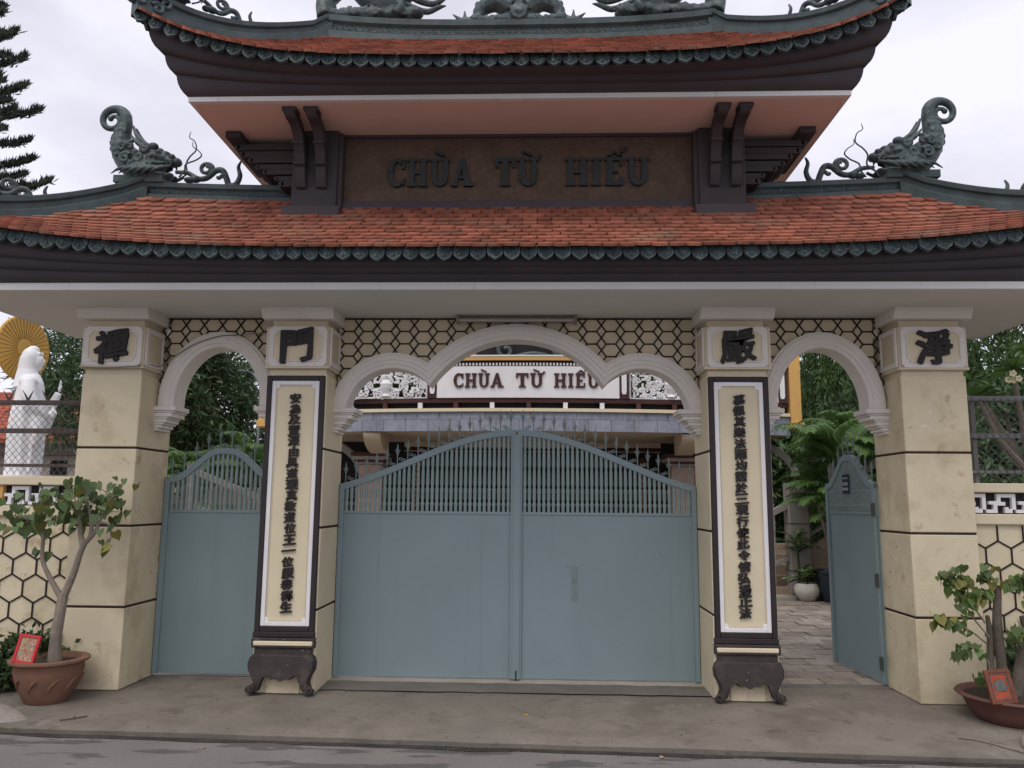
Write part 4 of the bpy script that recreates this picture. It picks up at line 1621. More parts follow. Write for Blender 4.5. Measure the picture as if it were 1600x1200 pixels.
for k_ in range(9):
    a = PI * k_ / 8
    h.tube(catmull([(0.17 * math.cos(a), 0, 0.24 + 0.17 * math.sin(a)), (0.27 * math.cos(a + .1), 0, 0.24 + 0.27 * math.sin(a + .1)), (0.36 * math.cos(a - .05), 0, 0.24 + 0.36 * math.sin(a - .05))], 4), lerp_r([0.04, 0.03, 0.006], 1, 9), 8)
h.v = [(a, b + 0.28, c_ + 6.155) for a, b, c_ in h.v]
o = part('sun_disc_ornament', h, glaze_rel, gate)
remesh(o, 0.0105, 1)

# small cable clipped along the left arch
m = MB()
m.tube(catmull([(-3.86, -0.06, 2.742), (-3.6, -0.062, 2.735), (-3.33, -0.04, 2.755), (-3.29, 0.10, 2.79), (-3.27, 0.24, 2.80), (-3.1, 0.252, 2.93), (-2.95, 0.255, 3.02), (-2.75, 0.262, 3.085), (-2.55, 0.262, 3.10), (-2.3, 0.262, 3.12)], 6), 0.0055, 6)
tag(part('cable', m, cable_m), 'thin grey cable strung across the left arch moulding', 'cable')


# ================================================================== METAL GATE LEAVES
def baluster_mesh(hgt):
    """turned bar: its collars sit at the same level on every bar, whatever the bar's length"""
    m = MB()
    r = 0.0142
    full = [(r, 0), (r, 0.05), (r * 1.22, 0.06), (r * 1.22, 0.08), (r * 0.72, 0.10), (r * 1.15, 0.125), (r * 1.1, 0.185), (r * 1.25, 0.195), (r * 1.25, 0.21), (r * 0.72, 0.23), (r * 1.18, 0.26), (r * 1.0, 0.37), (r * 0.78, 0.405), (r * 1.18, 0.43), (r * 1.0, 0.54), (r * 0.75, 0.575), (r * 1.15, 0.60), (r, 0.80)]
    prof = [q for q in full if q[1] < hgt - 0.005] + [(r, hgt)]
    m.lathe(prof, 8, cap=False)
    me = m.mesh('baluster')
    me.materials.append(pick_m)
    return me


BALS = {}


def baluster(hgt):
    k = round(hgt, 3)
    if k not in BALS:
        BALS[k] = baluster_mesh(k)
    return BALS[k]


def spear_mesh():
    m = MB()
    m.tube([(0, 0, -0.02), (0, 0, 0.10)], 0.0055, 6)
    m.lathe([(0.005, 0.085), (0.011, 0.10), (0.005, 0.108), (0.010, 0.125), (0.011, 0.14), (0.0015, 0.20)], 6)
    for sg in (-1, 1):
        m.tube(catmull([(0, 0, 0.10), (sg * 0.012, 0, 0.118), (sg * 0.02, 0, 0.14), (sg * 0.026, 0, 0.135)], 4), lerp_r([0.004, 0.004, 0.003, 0.002], 1, 13), 5)
    me = m.mesh('spear')
    me.materials.append(spear_m)
    return me


SPEAR = spear_mesh()


def scroll_mesh():
    m = MB()
    for sg in (1,):
        sp = spiral((0.0, 0.03), 0.019, 0.006, -1.2, 1.15, 14)
        m.tube([(q[0] - 0.010, 0, q[1]) for q in sp], 0.0042, 5)
        sp = spiral((0.0, 0.012), 0.017, 0.006, 2.0, 1.15, 14)
        m.tube([(q[0] + 0.020, 0, q[1]) for q in sp], 0.0042, 5)
    me = m.mesh('scroll')
    me.materials.append(spear_m)
    return me


SCROLL = scroll_mesh()


def door_leaf(name, width, top, label, loc, rz, flip, zsheet=1.478, nb=35, sw=0.045, hinge_side=True, group=None, zb=0.028, back=False):
    """leaf in its own frame: x from 0 (hinge) to width; top(t) gives the height of the top rail, t from hinge to free edge.
    flip mirrors it to run towards -x."""
    o = empty(name, loc, label, 'gate leaf', group, rz)
    s = -1 if flip else 1

    def bx(mm, x0, x1, y0, y1, z0, z1):
        xa, xb = sorted((s * x0, s * x1))
        mm.box(xa, xb, y0, y1, z0, z1)
    m = MB()
    bx(m, 0.0, width, -0.004, 0.004, zb, zsheet)
    part('sheet', m, door_m, o, local=True)
    m = MB()
    bx(m, 0.0, sw, -0.026, 0.026, zb - 0.004, top(0) - 0.012)
    bx(m, width - sw, width, -0.026, 0.026, zb - 0.004, top(1) - 0.02)
    bx(m, sw, width - sw, -0.012, 0.02, zsheet - 0.004, zsheet + 0.022)
    # curved top rail
    n = 36
    rw = 0.058
    rows = []
    for i in range(n + 1):
        t = i / n
        z = top(t)
        t2 = min(t + 0.01, 1)
        t1 = max(t - 0.01, 0)
        sl = (top(t2) - top(t1)) / ((t2 - t1) * width)
        c_ = math.sqrt(1 + sl * sl)
        x = s * t * width
        rows.append([(x, -0.024, z - rw * c_), (x, 0.024, z - rw * c_), (x, 0.024, z), (x, -0.024, z)] if s > 0 else [(x, -0.024, z), (x, 0.024, z), (x, 0.024, z - rw * c_), (x, -0.024, z - rw * c_)])
    m.grid(rows, closed=True)
    b = len(m.v)
    m.f.append((b - 4, b - 3, b - 2, b - 1))
    m.f.append((b - 4 * (n + 1) + 3, b - 4 * (n + 1) + 2, b - 4 * (n + 1) + 1, b - 4 * (n + 1)))
    part('frame', m, door_m, o, local=True, bevel=0.004)
    # turned bars
    for i in range(nb):
        x = sw + (width - 2 * sw) * (i + 0.5) / nb
        zt = top(x / width) - 0.05
        inst('baluster', baluster(zt - zsheet - 0.018), o, (s * x, 0, zsheet + 0.018))
    # two thin cross wires
    m = MB()
    for zz in (1.57, 1.68):
        m.tube([(s * sw, 0.012, zz), (s * (width - sw), 0.012, zz)], 0.0018, 5)
    if back:
        for q in range(13):
            zz = 1.51 + q * 0.035
            t0 = [t for t in np.linspace(0.03, 0.97, 60) if top(t) - 0.06 > zz]
            if t0:
                m.tube([(s * width * t0[0], -0.013, zz), (s * width * t0[-1], -0.013, zz)], 0.003, 5)
    part('cross_wire', m, pick_m, o, local=True)
    ns = max(2, int(nb / 2.05))
    for i in range(ns):
        t = (i + 0.5) / ns
        sl = (top(min(t + .01, 1)) - top(max(t - .01, 0))) / ((min(t + .01, 1) - max(t - .01, 0)) * width)
        inst('spear', SPEAR, o, (s * t * width, 0, top(t) - 0.006))
        if i < ns - 1:
            t2 = (i + 1.0) / ns
            a = math.atan(sl) * s
            inst('scroll', SCROLL, o, (s * t2 * width, 0, top(t2) + 0.002), (0, -a, 0), (s, 1, 1))
    return o


def top_mid(t):
    ss = t * t * (3 - 2 * t)
    return 1.745 + 0.515 * (0.5 * ss + 0.5 * math.sin(t * PI / 2))


def top_side(t):
    # low shoulders, rounded hump
    u = 1 - abs(2 * t - 1)
    u = max(0.0, min(1.0, (u - 0.06) / 0.86))
    return 1.80 + 0.275 * (0.5 - 0.5 * math.cos(PI * u))


GL = door_leaf('gate_leaf', 1.640, top_mid, 'left half of the closed blue-grey central double gate', (-1.648, 0.585, 0), 0, False)
GR = door_leaf('gate_leaf', 1.640, top_mid, 'right half of the closed blue-grey central double gate', (1.650, 0.585, 0), 0, True)
# paint scars on the right leaf
m = MB()
m.box(-1.145, -1.085, -0.0052, -0.0041, 0.70, 1.005)
m.box(-1.20, -1.06, -0.0054, -0.0041, 1.008, 1.014)
part('paint_scar', m, mat('scuffed_enamel', (0.175, 0.222, 0.225), 0.7, 0.2, 16.0, streak=[((0.12, 0.14, 0.13), 40, 3, 0.55, 0.8)]), GR, local=True)
# meeting stile cover and drop bolt
m = MB()
m.box(1.622, 1.684, -0.036, -0.028, 0.03, 2.21)
part('cover_strip', m, door_m, GL, local=True)
m = MB()
m.tube([(1.655, -0.035, -0.02), (1.655, -0.035, 0.10)], 0.009, 8)
part('drop_bolt', m, hinge_m, GL, local=True)
door_leaf('side_gate_leaf', 1.115, top_side, 'closed blue-grey side gate leaf in the left arch', (-3.308, 0.585, 0), 0, False, nb=22, zsheet=1.472, sw=0.05)
DRZ = R(-85.5)
RD = door_leaf('side_gate_leaf', 1.02, top_side, 'blue-grey side gate leaf swung open in the right arch with a small navy plate', (3.285, 0.60, 0), DRZ, True, nb=20, zsheet=1.50, sw=0.05, back=True)
m = MB()
m.box(-0.60, -0.47, -0.032, -0.024, 1.70, 1.885)
pl = part('name_plate', m, navy, RD, local=True)
m = MB()
for zz, hh in ((1.85, 0.016), (1.795, 0.034), (1.745, 0.03)):
    for k_ in range(4):
        x = -0.59 + k_ * 0.031
        m.box(x, x + 0.02, -0.036, -0.03, zz - hh / 2, zz + hh / 2 - 0.006 * (k_ % 2))
part('plate_marks', m, plate_w, pl, local=True)
# hinges on the right pillar
for zz in (1.55, 0.92, 0.20):
    m = MB()
    m.tube([(0.004, -0.035, zz - 0.06), (0.004, -0.035, zz + 0.06)], 0.016, 8)
    m.box(-0.03, 0.004, -0.04, -0.028, zz - 0.05, zz + 0.05)
    part('hinge', m, hinge_m, RD, local=True)

# ================================================================== BOUNDARY WALLS WITH FENCES
def honeycomb(m, x0, x1, z0, z1, yface, pw, w=0.012, h=0.008, xo=0.0, zo=0.0):
    """pointy-top honeycomb of raised strips, clipped to the rectangle"""
    r = pw / math.sqrt(3)
    nx = int((x1 - x0) / pw) + 3
    nz_ = int((z1 - z0) / (1.5 * r)) + 3

    def seg(a, b, hh):
        # clip (Liang-Barsky)
        t0, t1 = 0.0, 1.0
        dx, dz = b[0] - a[0], b[1] - a[1]
        for p_, q_ in ((-dx, a[0] - x0), (dx, x1 - a[0]), (-dz, a[1] - z0), (dz, z1 - a[1])):
            if abs(p_) < 1e-9:
                if q_ < 0:
                    return
            else:
                r_ = q_ / p_
                if p_ < 0:
                    t0 = max(t0, r_)
                else:
                    t1 = min(t1, r_)
        if t1 - t0 < 0.02:
            return
        m.strip((a[0] + dx * t0, yface, a[1] + dz * t0), (a[0] + dx * t1, yface, a[1] + dz * t1), w, hh)
    for j in range(-1, nz_):
        for i in range(-1, nx):
            cx = x0 + xo + (i + (0.5 if j % 2 else 0)) * pw
            cz = z0 + zo + j * 1.5 * r
            v = [(cx + r * math.cos(R(30 + 60 * k_)), cz + r * math.sin(R(30 + 60 * k_))) for k_ in range(6)]
            seg(v[0], v[1], h)
            seg(v[1], v[2], h + 0.0007)
            seg(v[5], v[0], h + 0.0014)


def meander(m, x0, x1, z0, z1, y, h):
    """white key pattern: interlocking hooked bars"""
    H = z1 - z0
    u = H / 5.2
    P = 8 * u
    x = x0
    k_ = 0

    def b(ax, bx, az, bz):
        ax, bx = max(ax, x0), min(bx, x1)
        if bx - ax > 0.004:
            m.box(ax, bx, y - h - 0.0004 * (k_ % 3), y, az, bz)
    while x < x1:
        for (ax, bx, az, bz) in ((0, 5, 4.2, 5.2), (0, 1, 2.0, 4.2), (1, 2.2, 2.0, 3.0), (4, 5, 0.9, 4.2), (2, 4, 0, 1.1), (2, 3, 1.1, 1.6), (5, 8, 0, 0.9), (7, 8, 0.9, 3.2), (5.8, 7, 2.3, 3.2)):
            k_ += 1
            b(x + ax * u, x + bx * u, z0 + az * u, z0 + bz * u)
        x += P


def chain_link(x0, x1, y, z0, z1, pitch=0.062, r=0.0023):
    """diamond wire mesh, square-section wires"""
    V, F = [], []

    def wire(a, b):
        d = np.array(b) - np.array(a)
        d = d / np.linalg.norm(d)
        n1 = np.array([0, 1.0, 0])
        n2 = np.cross(d, n1)
        base = len(V)
        for p_ in (a, b):
            for s1, s2 in ((1, 0), (0, 1), (-1, 0), (0, -1)):
                V.append(np.array(p_) + n1 * s1 * r + n2 * s2 * r)
        for q in range(4):
            F.append((base + q, base + (q + 1) % 4, base + 4 + (q + 1) % 4, base + 4 + q))
    H = z1 - z0
    slope = 1.12
    n = int((x1 - x0 + H / slope) / pitch) + 2
    for i in range(-1, n):
        for sg in (1, -1):
            xb = x0 - H / slope + i * pitch if sg > 0 else x0 + i * pitch
            a = [xb, y + sg * r * 0.9, z0]
            b_ = [xb + sg * H / slope, y + sg * r * 0.9, z1]
            # clip to x0..x1
            lo, hi = 0.0, 1.0
            dx = b_[0] - a[0]
            for lim, sgn in ((x0, 1), (x1, -1)):
                t = (lim - a[0]) / dx
                if sgn * dx > 0:
                    lo = max(lo, t)
                else:
                    hi = min(hi, t)
            if hi - lo > 0.02:
                pa = [a[0] + dx * lo, a[1], z0 + H * lo]
                pb = [a[0] + dx * hi, a[1], z0 + H * hi]
                wire(pa, pb)
    return np.array(V), np.array(F)


def boundary(xa, xb, label, rail_mat, flabel, ochre_post=False, topz=2.46):
    y = 0.16
    w_ = empty('boundary_wall', ((xa + xb) / 2, y + 0.1, 0), label, 'wall', 'boundary walls')
    m = MB()
    m.box(xa, xb, y, y + 0.20, 0.0, 1.44)
    part('wall_face', m, cream_low, w_, bevel=0.004)
    m = MB()
    honeycomb(m, xa, xb, 0.02, 1.425, y, 0.213, 0.0125, 0.008, xo=0.03, zo=0.05)
    part('lattice', m, black_line, w_, ang=None, kind='stuff')
    m = MB()
    m.box(xa, xb, y - 0.035, y + 0.235, 1.435, 1.525)
    m.box(xa, xb, y - 0.045, y + 0.245, 1.705, 1.785)
    part('coping', m, cream, w_, bevel=0.01)
    m = MB()
    m.box(xa, xb, y + 0.03, y + 0.17, 1.524, 1.706)
    part('key_backing', m, black_line, w_)
    m = MB()
    meander(m, xa + 0.012, xb - 0.012, 1.534, 1.696, y + 0.03, 0.034)
    part('key_pattern', m, white_p, w_, ang=None)
    if ochre_post:
        m = MB()
        m.box(-4.95, -4.57, y - 0.02, y + 0.215, 1.526, 1.704)
        part('ochre_block', m, ochre, w_, bevel=0.006)
    f_ = empty('chain_fence', ((xa + xb) / 2, y + 0.1, 1.785), flabel, 'fence', 'chain-link fences')
    yf = y + 0.10
    zs = (topz, 2.20, 1.885)
    for i, zz in enumerate(zs):
        m = MB()
        hh = 0.022 if i < 2 else 0.014
        m.box(xa, xb, yf - 0.016, yf + 0.016, zz - hh, zz + hh)
        part('rail', m, rail_mat, f_, bevel=0.004)
    n = 6
    for xx in (np.linspace(xa + 0.05, xb - 0.05, n) if xa < 0 else (xa + 0.18, xa + 1.4, xa + 2.6, xa + 3.8, xb - 0.05)):
        m = MB()
        m.box(xx - 0.02, xx + 0.02, yf + 0.017, yf + 0.05, 1.785, topz + 0.02)
        part('post', m, rail_mat, f_, bevel=0.004)
    V, F = chain_link(xa, xb, yf - 0.02, 1.80, topz)
    mesh_ = fast('chain_mesh', V - np.array(f_.location), F, wire_m, f_, kind='stuff')
    return w_, f_, yf


WL = boundary(-9.992, -3.852, 'cream honeycomb wall left of the gate with a ledge and key-pattern band', rust_rail, 'chain-link fence with forked spikes on the left boundary wall', True)
WR = boundary(3.858, 10.0, 'cream honeycomb wall right of the gate with a white key-pattern band', grey_rail, 'chain-link fence with grey rails on the right boundary wall', topz=2.53)
for i in range(34):
    x = -9.96 + i * 0.182
    m = MB()
    for sg in (-1, 1):
        m.tube(catmull([(x, WL[2], 2.475), (x + sg * 0.02, WL[2], 2.52), (x + sg * 0.052, WL[2] - 0.01, 2.575)], 4), lerp_r([0.011, 0.009, 0.002], 1, 9), 6)
    part('spike', m, rust_rail, WL[1])


# ================================================================== STATUE
ST = Vector((-6.42, 3.2, 0))
st = empty('guanyin_statue', (ST.x, ST.y, 0), 'tall white robed statue with veil and raised hand behind the left fence', 'statue', rz=R(62 - 90 + 90))
# local frame: faces +X... the figure is modelled facing -Y and turned
st.rotation_euler = (0, 0, R(112))
b = MB()
zs = [1.86, 1.95, 2.10, 2.30, 2.50, 2.70, 2.86, 2.98, 3.08, 3.15, 3.19]
rx = [0.235, 0.225, 0.215, 0.225, 0.24, 0.235, 0.225, 0.225, 0.205, 0.14, 0.09]
ry = [0.20, 0.19, 0.185, 0.19, 0.20, 0.185, 0.165, 0.155, 0.14, 0.11, 0.085]
rows = []
for z, a, c in zip(zs, rx, ry):
    row = []
    for k_ in range(48):
        t = 2 * PI * k_ / 48
        fold = 1 + (0.05 if z < 2.75 else 0.02) * math.sin(9 * t + z * 2.0) + 0.02 * math.sin(17 * t + z * 5)
        row.append((a * fold * math.cos(t), c * fold * math.sin(t), z))
    rows.append(row)
b.grid(rows, closed=True)
b.f.append(tuple(range(48))[::-1])
b.f.append(tuple(range(len(b.v) - 48, len(b.v))))
b.tube([(0, 0, 3.12), (0, -0.01, 3.30)], [0.075, 0.062], 14)
b.ball((0, -0.03, 3.36), (0.083, 0.093, 0.118), 20, 14)
b.ball((0, -0.082, 3.27), (0.034, 0.03, 0.028))                    # chin
b.tube([(0, -0.112, 3.40), (0, -0.134, 3.348), (0, -0.115, 3.34)], [0.010, 0.014, 0.009], 8)   # nose
for sx in (-1, 1):
    b.ball((sx * 0.035, -0.108, 3.375), (0.022, 0.010, 0.008))     # lowered lids
    b.ball((sx * 0.036, -0.108, 3.40), (0.028, 0.012, 0.007))      # brows
    b.ball((sx * 0.088, 0.0, 3.34), (0.014, 0.028, 0.055))         # long ears
b.ball((0, -0.115, 3.313), (0.020, 0.012, 0.007))                  # lips
b.ball((0, -0.111, 3.302), (0.016, 0.011, 0.006))
# sleeves and arms: right arm raised with palm out, left holding the vase low
b.tube(catmull([(0.20, 0.0, 3.06), (0.27, -0.06, 2.86), (0.24, -0.20, 2.80), (0.20, -0.29, 2.98)], 6), lerp_r([0.085, 0.085, 0.07, 0.040], 1, 19), 14)
b.tube(catmull([(0.24, -0.16, 2.80), (0.25, -0.18, 2.62), (0.26, -0.16, 2.42)], 6), lerp_r([0.085, 0.075, 0.03], 1, 13), 14)
b.tube(catmull([(-0.20, 0.0, 3.06), (-0.28, -0.05, 2.84), (-0.22, -0.18, 2.66), (-0.10, -0.25, 2.62)], 6), lerp_r([0.085, 0.085, 0.075, 0.05], 1, 19), 14)
b.tube(catmull([(-0.20, -0.16, 2.66), (-0.22, -0.16, 2.45), (-0.23, -0.14, 2.25)], 6), lerp_r([0.085, 0.075, 0.03], 1, 13), 14)
# left hand holding a small vase
b.ball((-0.08, -0.27, 2.63), (0.045, 0.03, 0.035))
b.lathe([(0.02, 0), (0.045, 0.05), (0.05, 0.09), (0.02, 0.14), (0.03, 0.17)], 14, (-0.06, -0.29, 2.60))
# hood over hair and shoulders, small crown
b.ball((0, 0.03, 3.40), (0.112, 0.115, 0.145), 20, 14)
b.tube(catmull([(0, 0.045, 3.40), (0, 0.055, 3.25), (0, 0.05, 3.12), (0, 0.03, 3.02)], 5), lerp_r([0.112, 0.115, 0.145, 0.185], 1, 16), 20)
b.ball((0, 0.01, 3.505), (0.07, 0.075, 0.06))
for a in np.linspace(-0.7, 0.7, 5):
    b.ball((0.09 * math.sin(a), -0.105 * math.cos(a), 3.462), (0.015, 0.009, 0.026))
for sx in (-1, 1):
    b.ball((sx * 0.17, 0.0, 3.07), (0.10, 0.11, 0.085))
# long drapery folds
for k_ in range(9):
    a = -2.6 + 0.55 * k_
    b.tube(catmull([(0.19 * math.cos(a), 0.15 * math.sin(a), 2.95), (0.235 * math.cos(a + .1), 0.195 * math.sin(a + .1), 2.5), (0.23 * math.cos(a + .05), 0.19 * math.sin(a + .05), 1.9)], 5), lerp_r([0.014, 0.022, 0.02], 1, 11), 7)
o = part('figure', b, statue_m, st, local=True)
remesh(o, 0.010, 3)
# raised hand with fingers
hnd = MB()
hnd.ball((0.19, -0.30, 3.035), (0.036, 0.018, 0.045))
for k_, (dx, ln, bend) in enumerate(((-0.026, 0.075, 0.01), (-0.009, 0.088, 0.004), (0.009, 0.082, 0.006), (0.025, 0.064, 0.012))):
    hnd.tube(catmull([(0.19 + dx, -0.302, 3.065), (0.19 + dx * 1.15, -0.306, 3.065 + ln * 0.55), (0.19 + dx * 1.25, -0.302 - bend, 3.065 + ln)], 4), lerp_r([0.0095, 0.009, 0.006], 1, 9), 7)
hnd.tube(catmull([(0.165, -0.305, 3.015), (0.142, -0.318, 3.04), (0.145, -0.33, 3.068)], 4), lerp_r([0.011, 0.010, 0.007], 1, 9), 7)
part('raised_hand', hnd, statue_m, st, local=True)
pd = MB()
pd.lathe([(0.36, 0.0), (0.36, 0.12), (0.30, 0.16), (0.27, 0.6), (0.27, 1.3), (0.33, 1.4), (0.36, 1.5), (0.34, 1.62), (0.26, 1.72), (0.26, 1.87)], 24)
part('pedestal', pd, white_p, st, local=True)

# halo parasol disc behind the head
hl = empty('halo_disc', (-6.72, 3.42, 3.57), 'ochre sunburst halo disc behind the white statue', 'halo')
hl.rotation_euler = (0, 0, R(80))
d_ = MB()
n = 48
d_.lathe([(0.02, -0.022), (0.425, -0.022), (0.44, -0.01), (0.44, 0.012), (0.425, 0.022), (0.02, 0.022)], n)
d_.v = [(a, c, b_) for a, b_, c in d_.v]
d_.f = [f_[::-1] for f_ in d_.f]
part('disc', d_, gold_m, hl, local=True)
d_ = MB()
d_.lathe([(0.01, -0.004), (0.10, -0.004), (0.125, 0.003), (0.10, 0.008)], 32)
d_.v = [(a, -0.024 - c, b_) for a, b_, c in d_.v]
part('boss', d_, gold_m, hl, local=True)
d_ = MB()
for k_ in range(40):
    a = 2 * PI * k_ / 40
    d_.strip((0.13 * math.cos(a), -0.022, 0.13 * math.sin(a)), (0.43 * math.cos(a), -0.022, 0.43 * math.sin(a)), 0.0065, 0.003)
part('rays', d_, gold_l, hl, local=True, ang=None)
d_ = MB()
d_.tube([(0, 0.04, -0.43), (0, 0.04, -3.56)], 0.03, 10)
part('pole', d_, steel_pole, hl, local=True)

# ================================================================== TEMPLE HALL BEHIND
TY = 7.6


def bow(x):
    return 0.030 * x * x


th_ = empty('temple_hall', (0, TY + 1.5, 0), 'temple hall behind the gate with bowed balcony sign and open porch', 'building')


def bow_strip(x0, x1, prof, n=40):
    """sweep a (y,z) profile along the bowed front"""
    m = MB()
    rows = []
    for x in np.linspace(x0, x1, n):
        rows.append([(x, TY + bow(x) + y, z) for y, z in prof])
    m.grid(rows)
    return m


def rect_prof(y0, y1, z0, z1):
    return [(y0, z0), (y1, z0), (y1, z1), (y0, z1), (y0, z0)][::-1]


XL, XR = -5.0, 4.92
part('canopy_slab', bow_strip(XL, XR, rect_prof(0.02, 3.3, 2.88, 3.215)), temple_ceiling, th_, ang=30)
part('balcony_edge', bow_strip(XL, XR, rect_prof(-0.05, 0.25, 3.215, 3.275)), temple_cream, th_, ang=30)
# stone tiles on the canopy front, two courses
for row, (z0, z1) in enumerate(((2.862, 3.075), (3.080, 3.212))):
    x = XL + (0.0 if row else 0.21)
    while x < XR - 0.05:
        w = min(0.415, XR - x)
        m = MB()
        xa, xb = x + 0.003, x + w - 0.003
        ya, yb_ = TY + bow(xa), TY + bow(xb)
        m.add([(xa, ya, z0), (xb, yb_, z0), (xb, yb_, z1), (xa, ya, z1), (xa, ya + 0.02, z0), (xb, yb_ + 0.02, z0), (xb, yb_ + 0.02, z1), (xa, ya + 0.02, z1)],
              [(0, 1, 2, 3), (0, 4, 5, 1), (1, 5, 6, 2), (3, 2, 6, 7), (0, 3, 7, 4)])
        part('fascia_tile', m, slate, th_, ang=None)
        x += 0.42
# parapet frame
part('parapet_rail', bow_strip(XL, XR, rect_prof(0.05, 0.17, 3.39, 3.475)), brown_letter, th_, ang=30)
part('parapet_head', bow_strip(XL, XR, rect_prof(0.03, 0.19, 4.125, 4.165)), temple_dark, th_, ang=30)
part('parapet_coping', bow_strip(XL, XR, rect_prof(-0.02, 0.24, 4.166, 4.235)), ochre, th_, ang=30)
part('coping_cap', bow_strip(XL, XR, rect_prof(-0.03, 0.25, 4.236, 4.262)), white_p, th_, ang=30)
m = MB()
for i in range(110):
    x = -3.4 + i * 0.062
    m.box(x, x + 0.033, TY + bow(x) + 0.018, TY + bow(x) + 0.04, 4.075, 4.122)
part('dentil_band', m, white_p, th_, ang=None)
part('dentil_back', bow_strip(-3.45, 3.45, rect_prof(0.035, 0.10, 4.06, 4.124)), temple_dark, th_, ang=30)
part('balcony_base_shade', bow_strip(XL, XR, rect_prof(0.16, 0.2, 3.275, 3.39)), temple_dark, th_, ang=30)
for x in np.linspace(-4.7, 4.7, 15):
    m = MB()
    m.box(x - 0.04, x + 0.04, TY + bow(x) + 0.03, TY + bow(x) + 0.15, 3.276, 3.389)
    part('baluster_foot', m, white_p if RND.random() < 0.6 else temple_red, th_)
# name board
nb_ = part('name_board', bow_strip(-1.70, 1.66, rect_prof(0.02, 0.12, 3.476, 4.06)), white_p, th_, ang=30)
for wd_, a, b_ in (('CHÙA', -1.39, -0.47), ('TỪ', -0.24, 0.26), ('HIẾU', 0.46, 1.29)):
    write_word(wd_, a, b_, 3.665, 0.262, TY + 0.02, 0.028, brown_letter, nb_, bow)
for x in (-1.79, 1.75, -3.55, 3.50, 4.80, -4.85, 4.28, -4.33):
    m = MB()
    y0 = TY + bow(x)
    m.box(x - 0.09, x + 0.09, y0 + 0.03, y0 + 0.19, 3.474, 4.124)
    o = part('parapet_post', m, brown_letter, th_)
    m = MB()
    q = [(x - 0.045, 3.60), (x - 0.03, 3.555), (x + 0.03, 3.555), (x + 0.045, 3.60), (x + 0.045, 4.0), (x + 0.03, 4.045), (x - 0.03, 4.045), (x - 0.045, 4.0)]
    m.prism(q, 'Y', y0 + 0.018, y0 + 0.031)
    part('post_panel', m, white_p, o)


def openwork(x0, x1, seed):
    """white carved screen: frame, vase of scrolls and a tangle of fretwork with gaps"""
    rr_ = random.Random(seed)
    y0 = TY + bow((x0 + x1) / 2) + 0.06
    m = MB()
    frame_ring(m, x0, x1, 3.476, 4.06, 0.03, y0 - 0.02, y0 + 0.04)
    cx = (x0 + x1) / 2
    W_ = (x1 - x0) / 2
    k_ = 0
    for i in range(78):
        sx = rr_.uniform(0.02, W_ - 0.06)
        z = rr_.uniform(3.50, 4.03)
        w, h_ = rr_.choice(((0.12, 0.035), (0.035, 0.12), (0.09, 0.04), (0.04, 0.09), (0.06, 0.055)))
        for sg in (-1, 1):
            k_ += 1
            yy = y0 - 0.012 - 0.0009 * (k_ % 23)
            m.box(cx + sg * sx - w / 2, cx + sg * sx + w / 2, yy, yy + 0.03, z - h_ / 2, z + h_ / 2)
    for i in range(20):
        sx = rr_.uniform(0.05, W_ - 0.08)
        z = rr_.uniform(3.53, 3.98)
        sp = spiral((0, 0), 0.055, 0.012, rr_.uniform(0, 6), 1.2, 12)
        for sg in (-1, 1):
            m.tube([(cx + sg * (sx + q[0]), y0 - 0.03, z + q[1]) for q in sp], 0.014, 5)
    # vase in the middle
    m.lathe([(0.05, 0), (0.09, 0.01), (0.05, 0.06), (0.10, 0.16), (0.12, 0.24), (0.06, 0.32), (0.08, 0.36)], 14, (cx, y0, 3.51))
    part('openwork_screen', m, white_p, th_, ang=None)


openwork(-3.45, -1.90, 3)
openwork(1.86, 3.40, 5)
openwork(-4.75, -4.43, 11)
# carved relief panel at the right end
m = MB()
y0 = TY + bow(4.55) + 0.06
frame_ring(m, 4.38, 4.70, 3.476, 4.06, 0.035, y0 - 0.03, y0 + 0.03)
m.tube(catmull([(4.45, y0, 3.62), (4.52, y0 - 0.02, 3.72), (4.60, y0 - 0.02, 3.86), (4.65, y0, 3.98)], 5), lerp_r([0.05, 0.06, 0.045, 0.01], 1, 16), 10)
m.ball((4.47, y0 - 0.01, 3.80), (0.07, 0.04, 0.08))
m.ball((4.62, y0, 3.68), (0.05, 0.035, 0.08))
m.ball((4.45, y0, 3.93), (0.045, 0.035, 0.045))
m.tube(catmull([(4.40, y0, 3.60), (4.55, y0 - 0.02, 3.56), (4.68, y0, 3.60)], 5), 0.04, 8)
m.tube([(4.41, y0, 3.53), (4.67, y0, 3.53)], 0.02, 8)
part('relief_panel', m, white_p, th_, ang=60)
m = MB()
m.box(4.38, 4.70, y0 + 0.031, y0 + 0.05, 3.476, 4.06)
part('relief_back', m, grey_rail, th_)
# ochre end piers
for xa, xb in ((4.93, 5.14), (-5.22, -5.01)):
    m = MB()
    y1 = TY + bow(5.0)
    m.box(xa, xb, y1 - 0.06, y1 + 0.9, 3.10, 6.2)
    m.box(xa - 0.02, xb + 0.03, y1 - 0.1, y1 + 0.9, 2.98, 3.11)
    part('ochre_pier', m, ochre, th_, bevel=0.008)
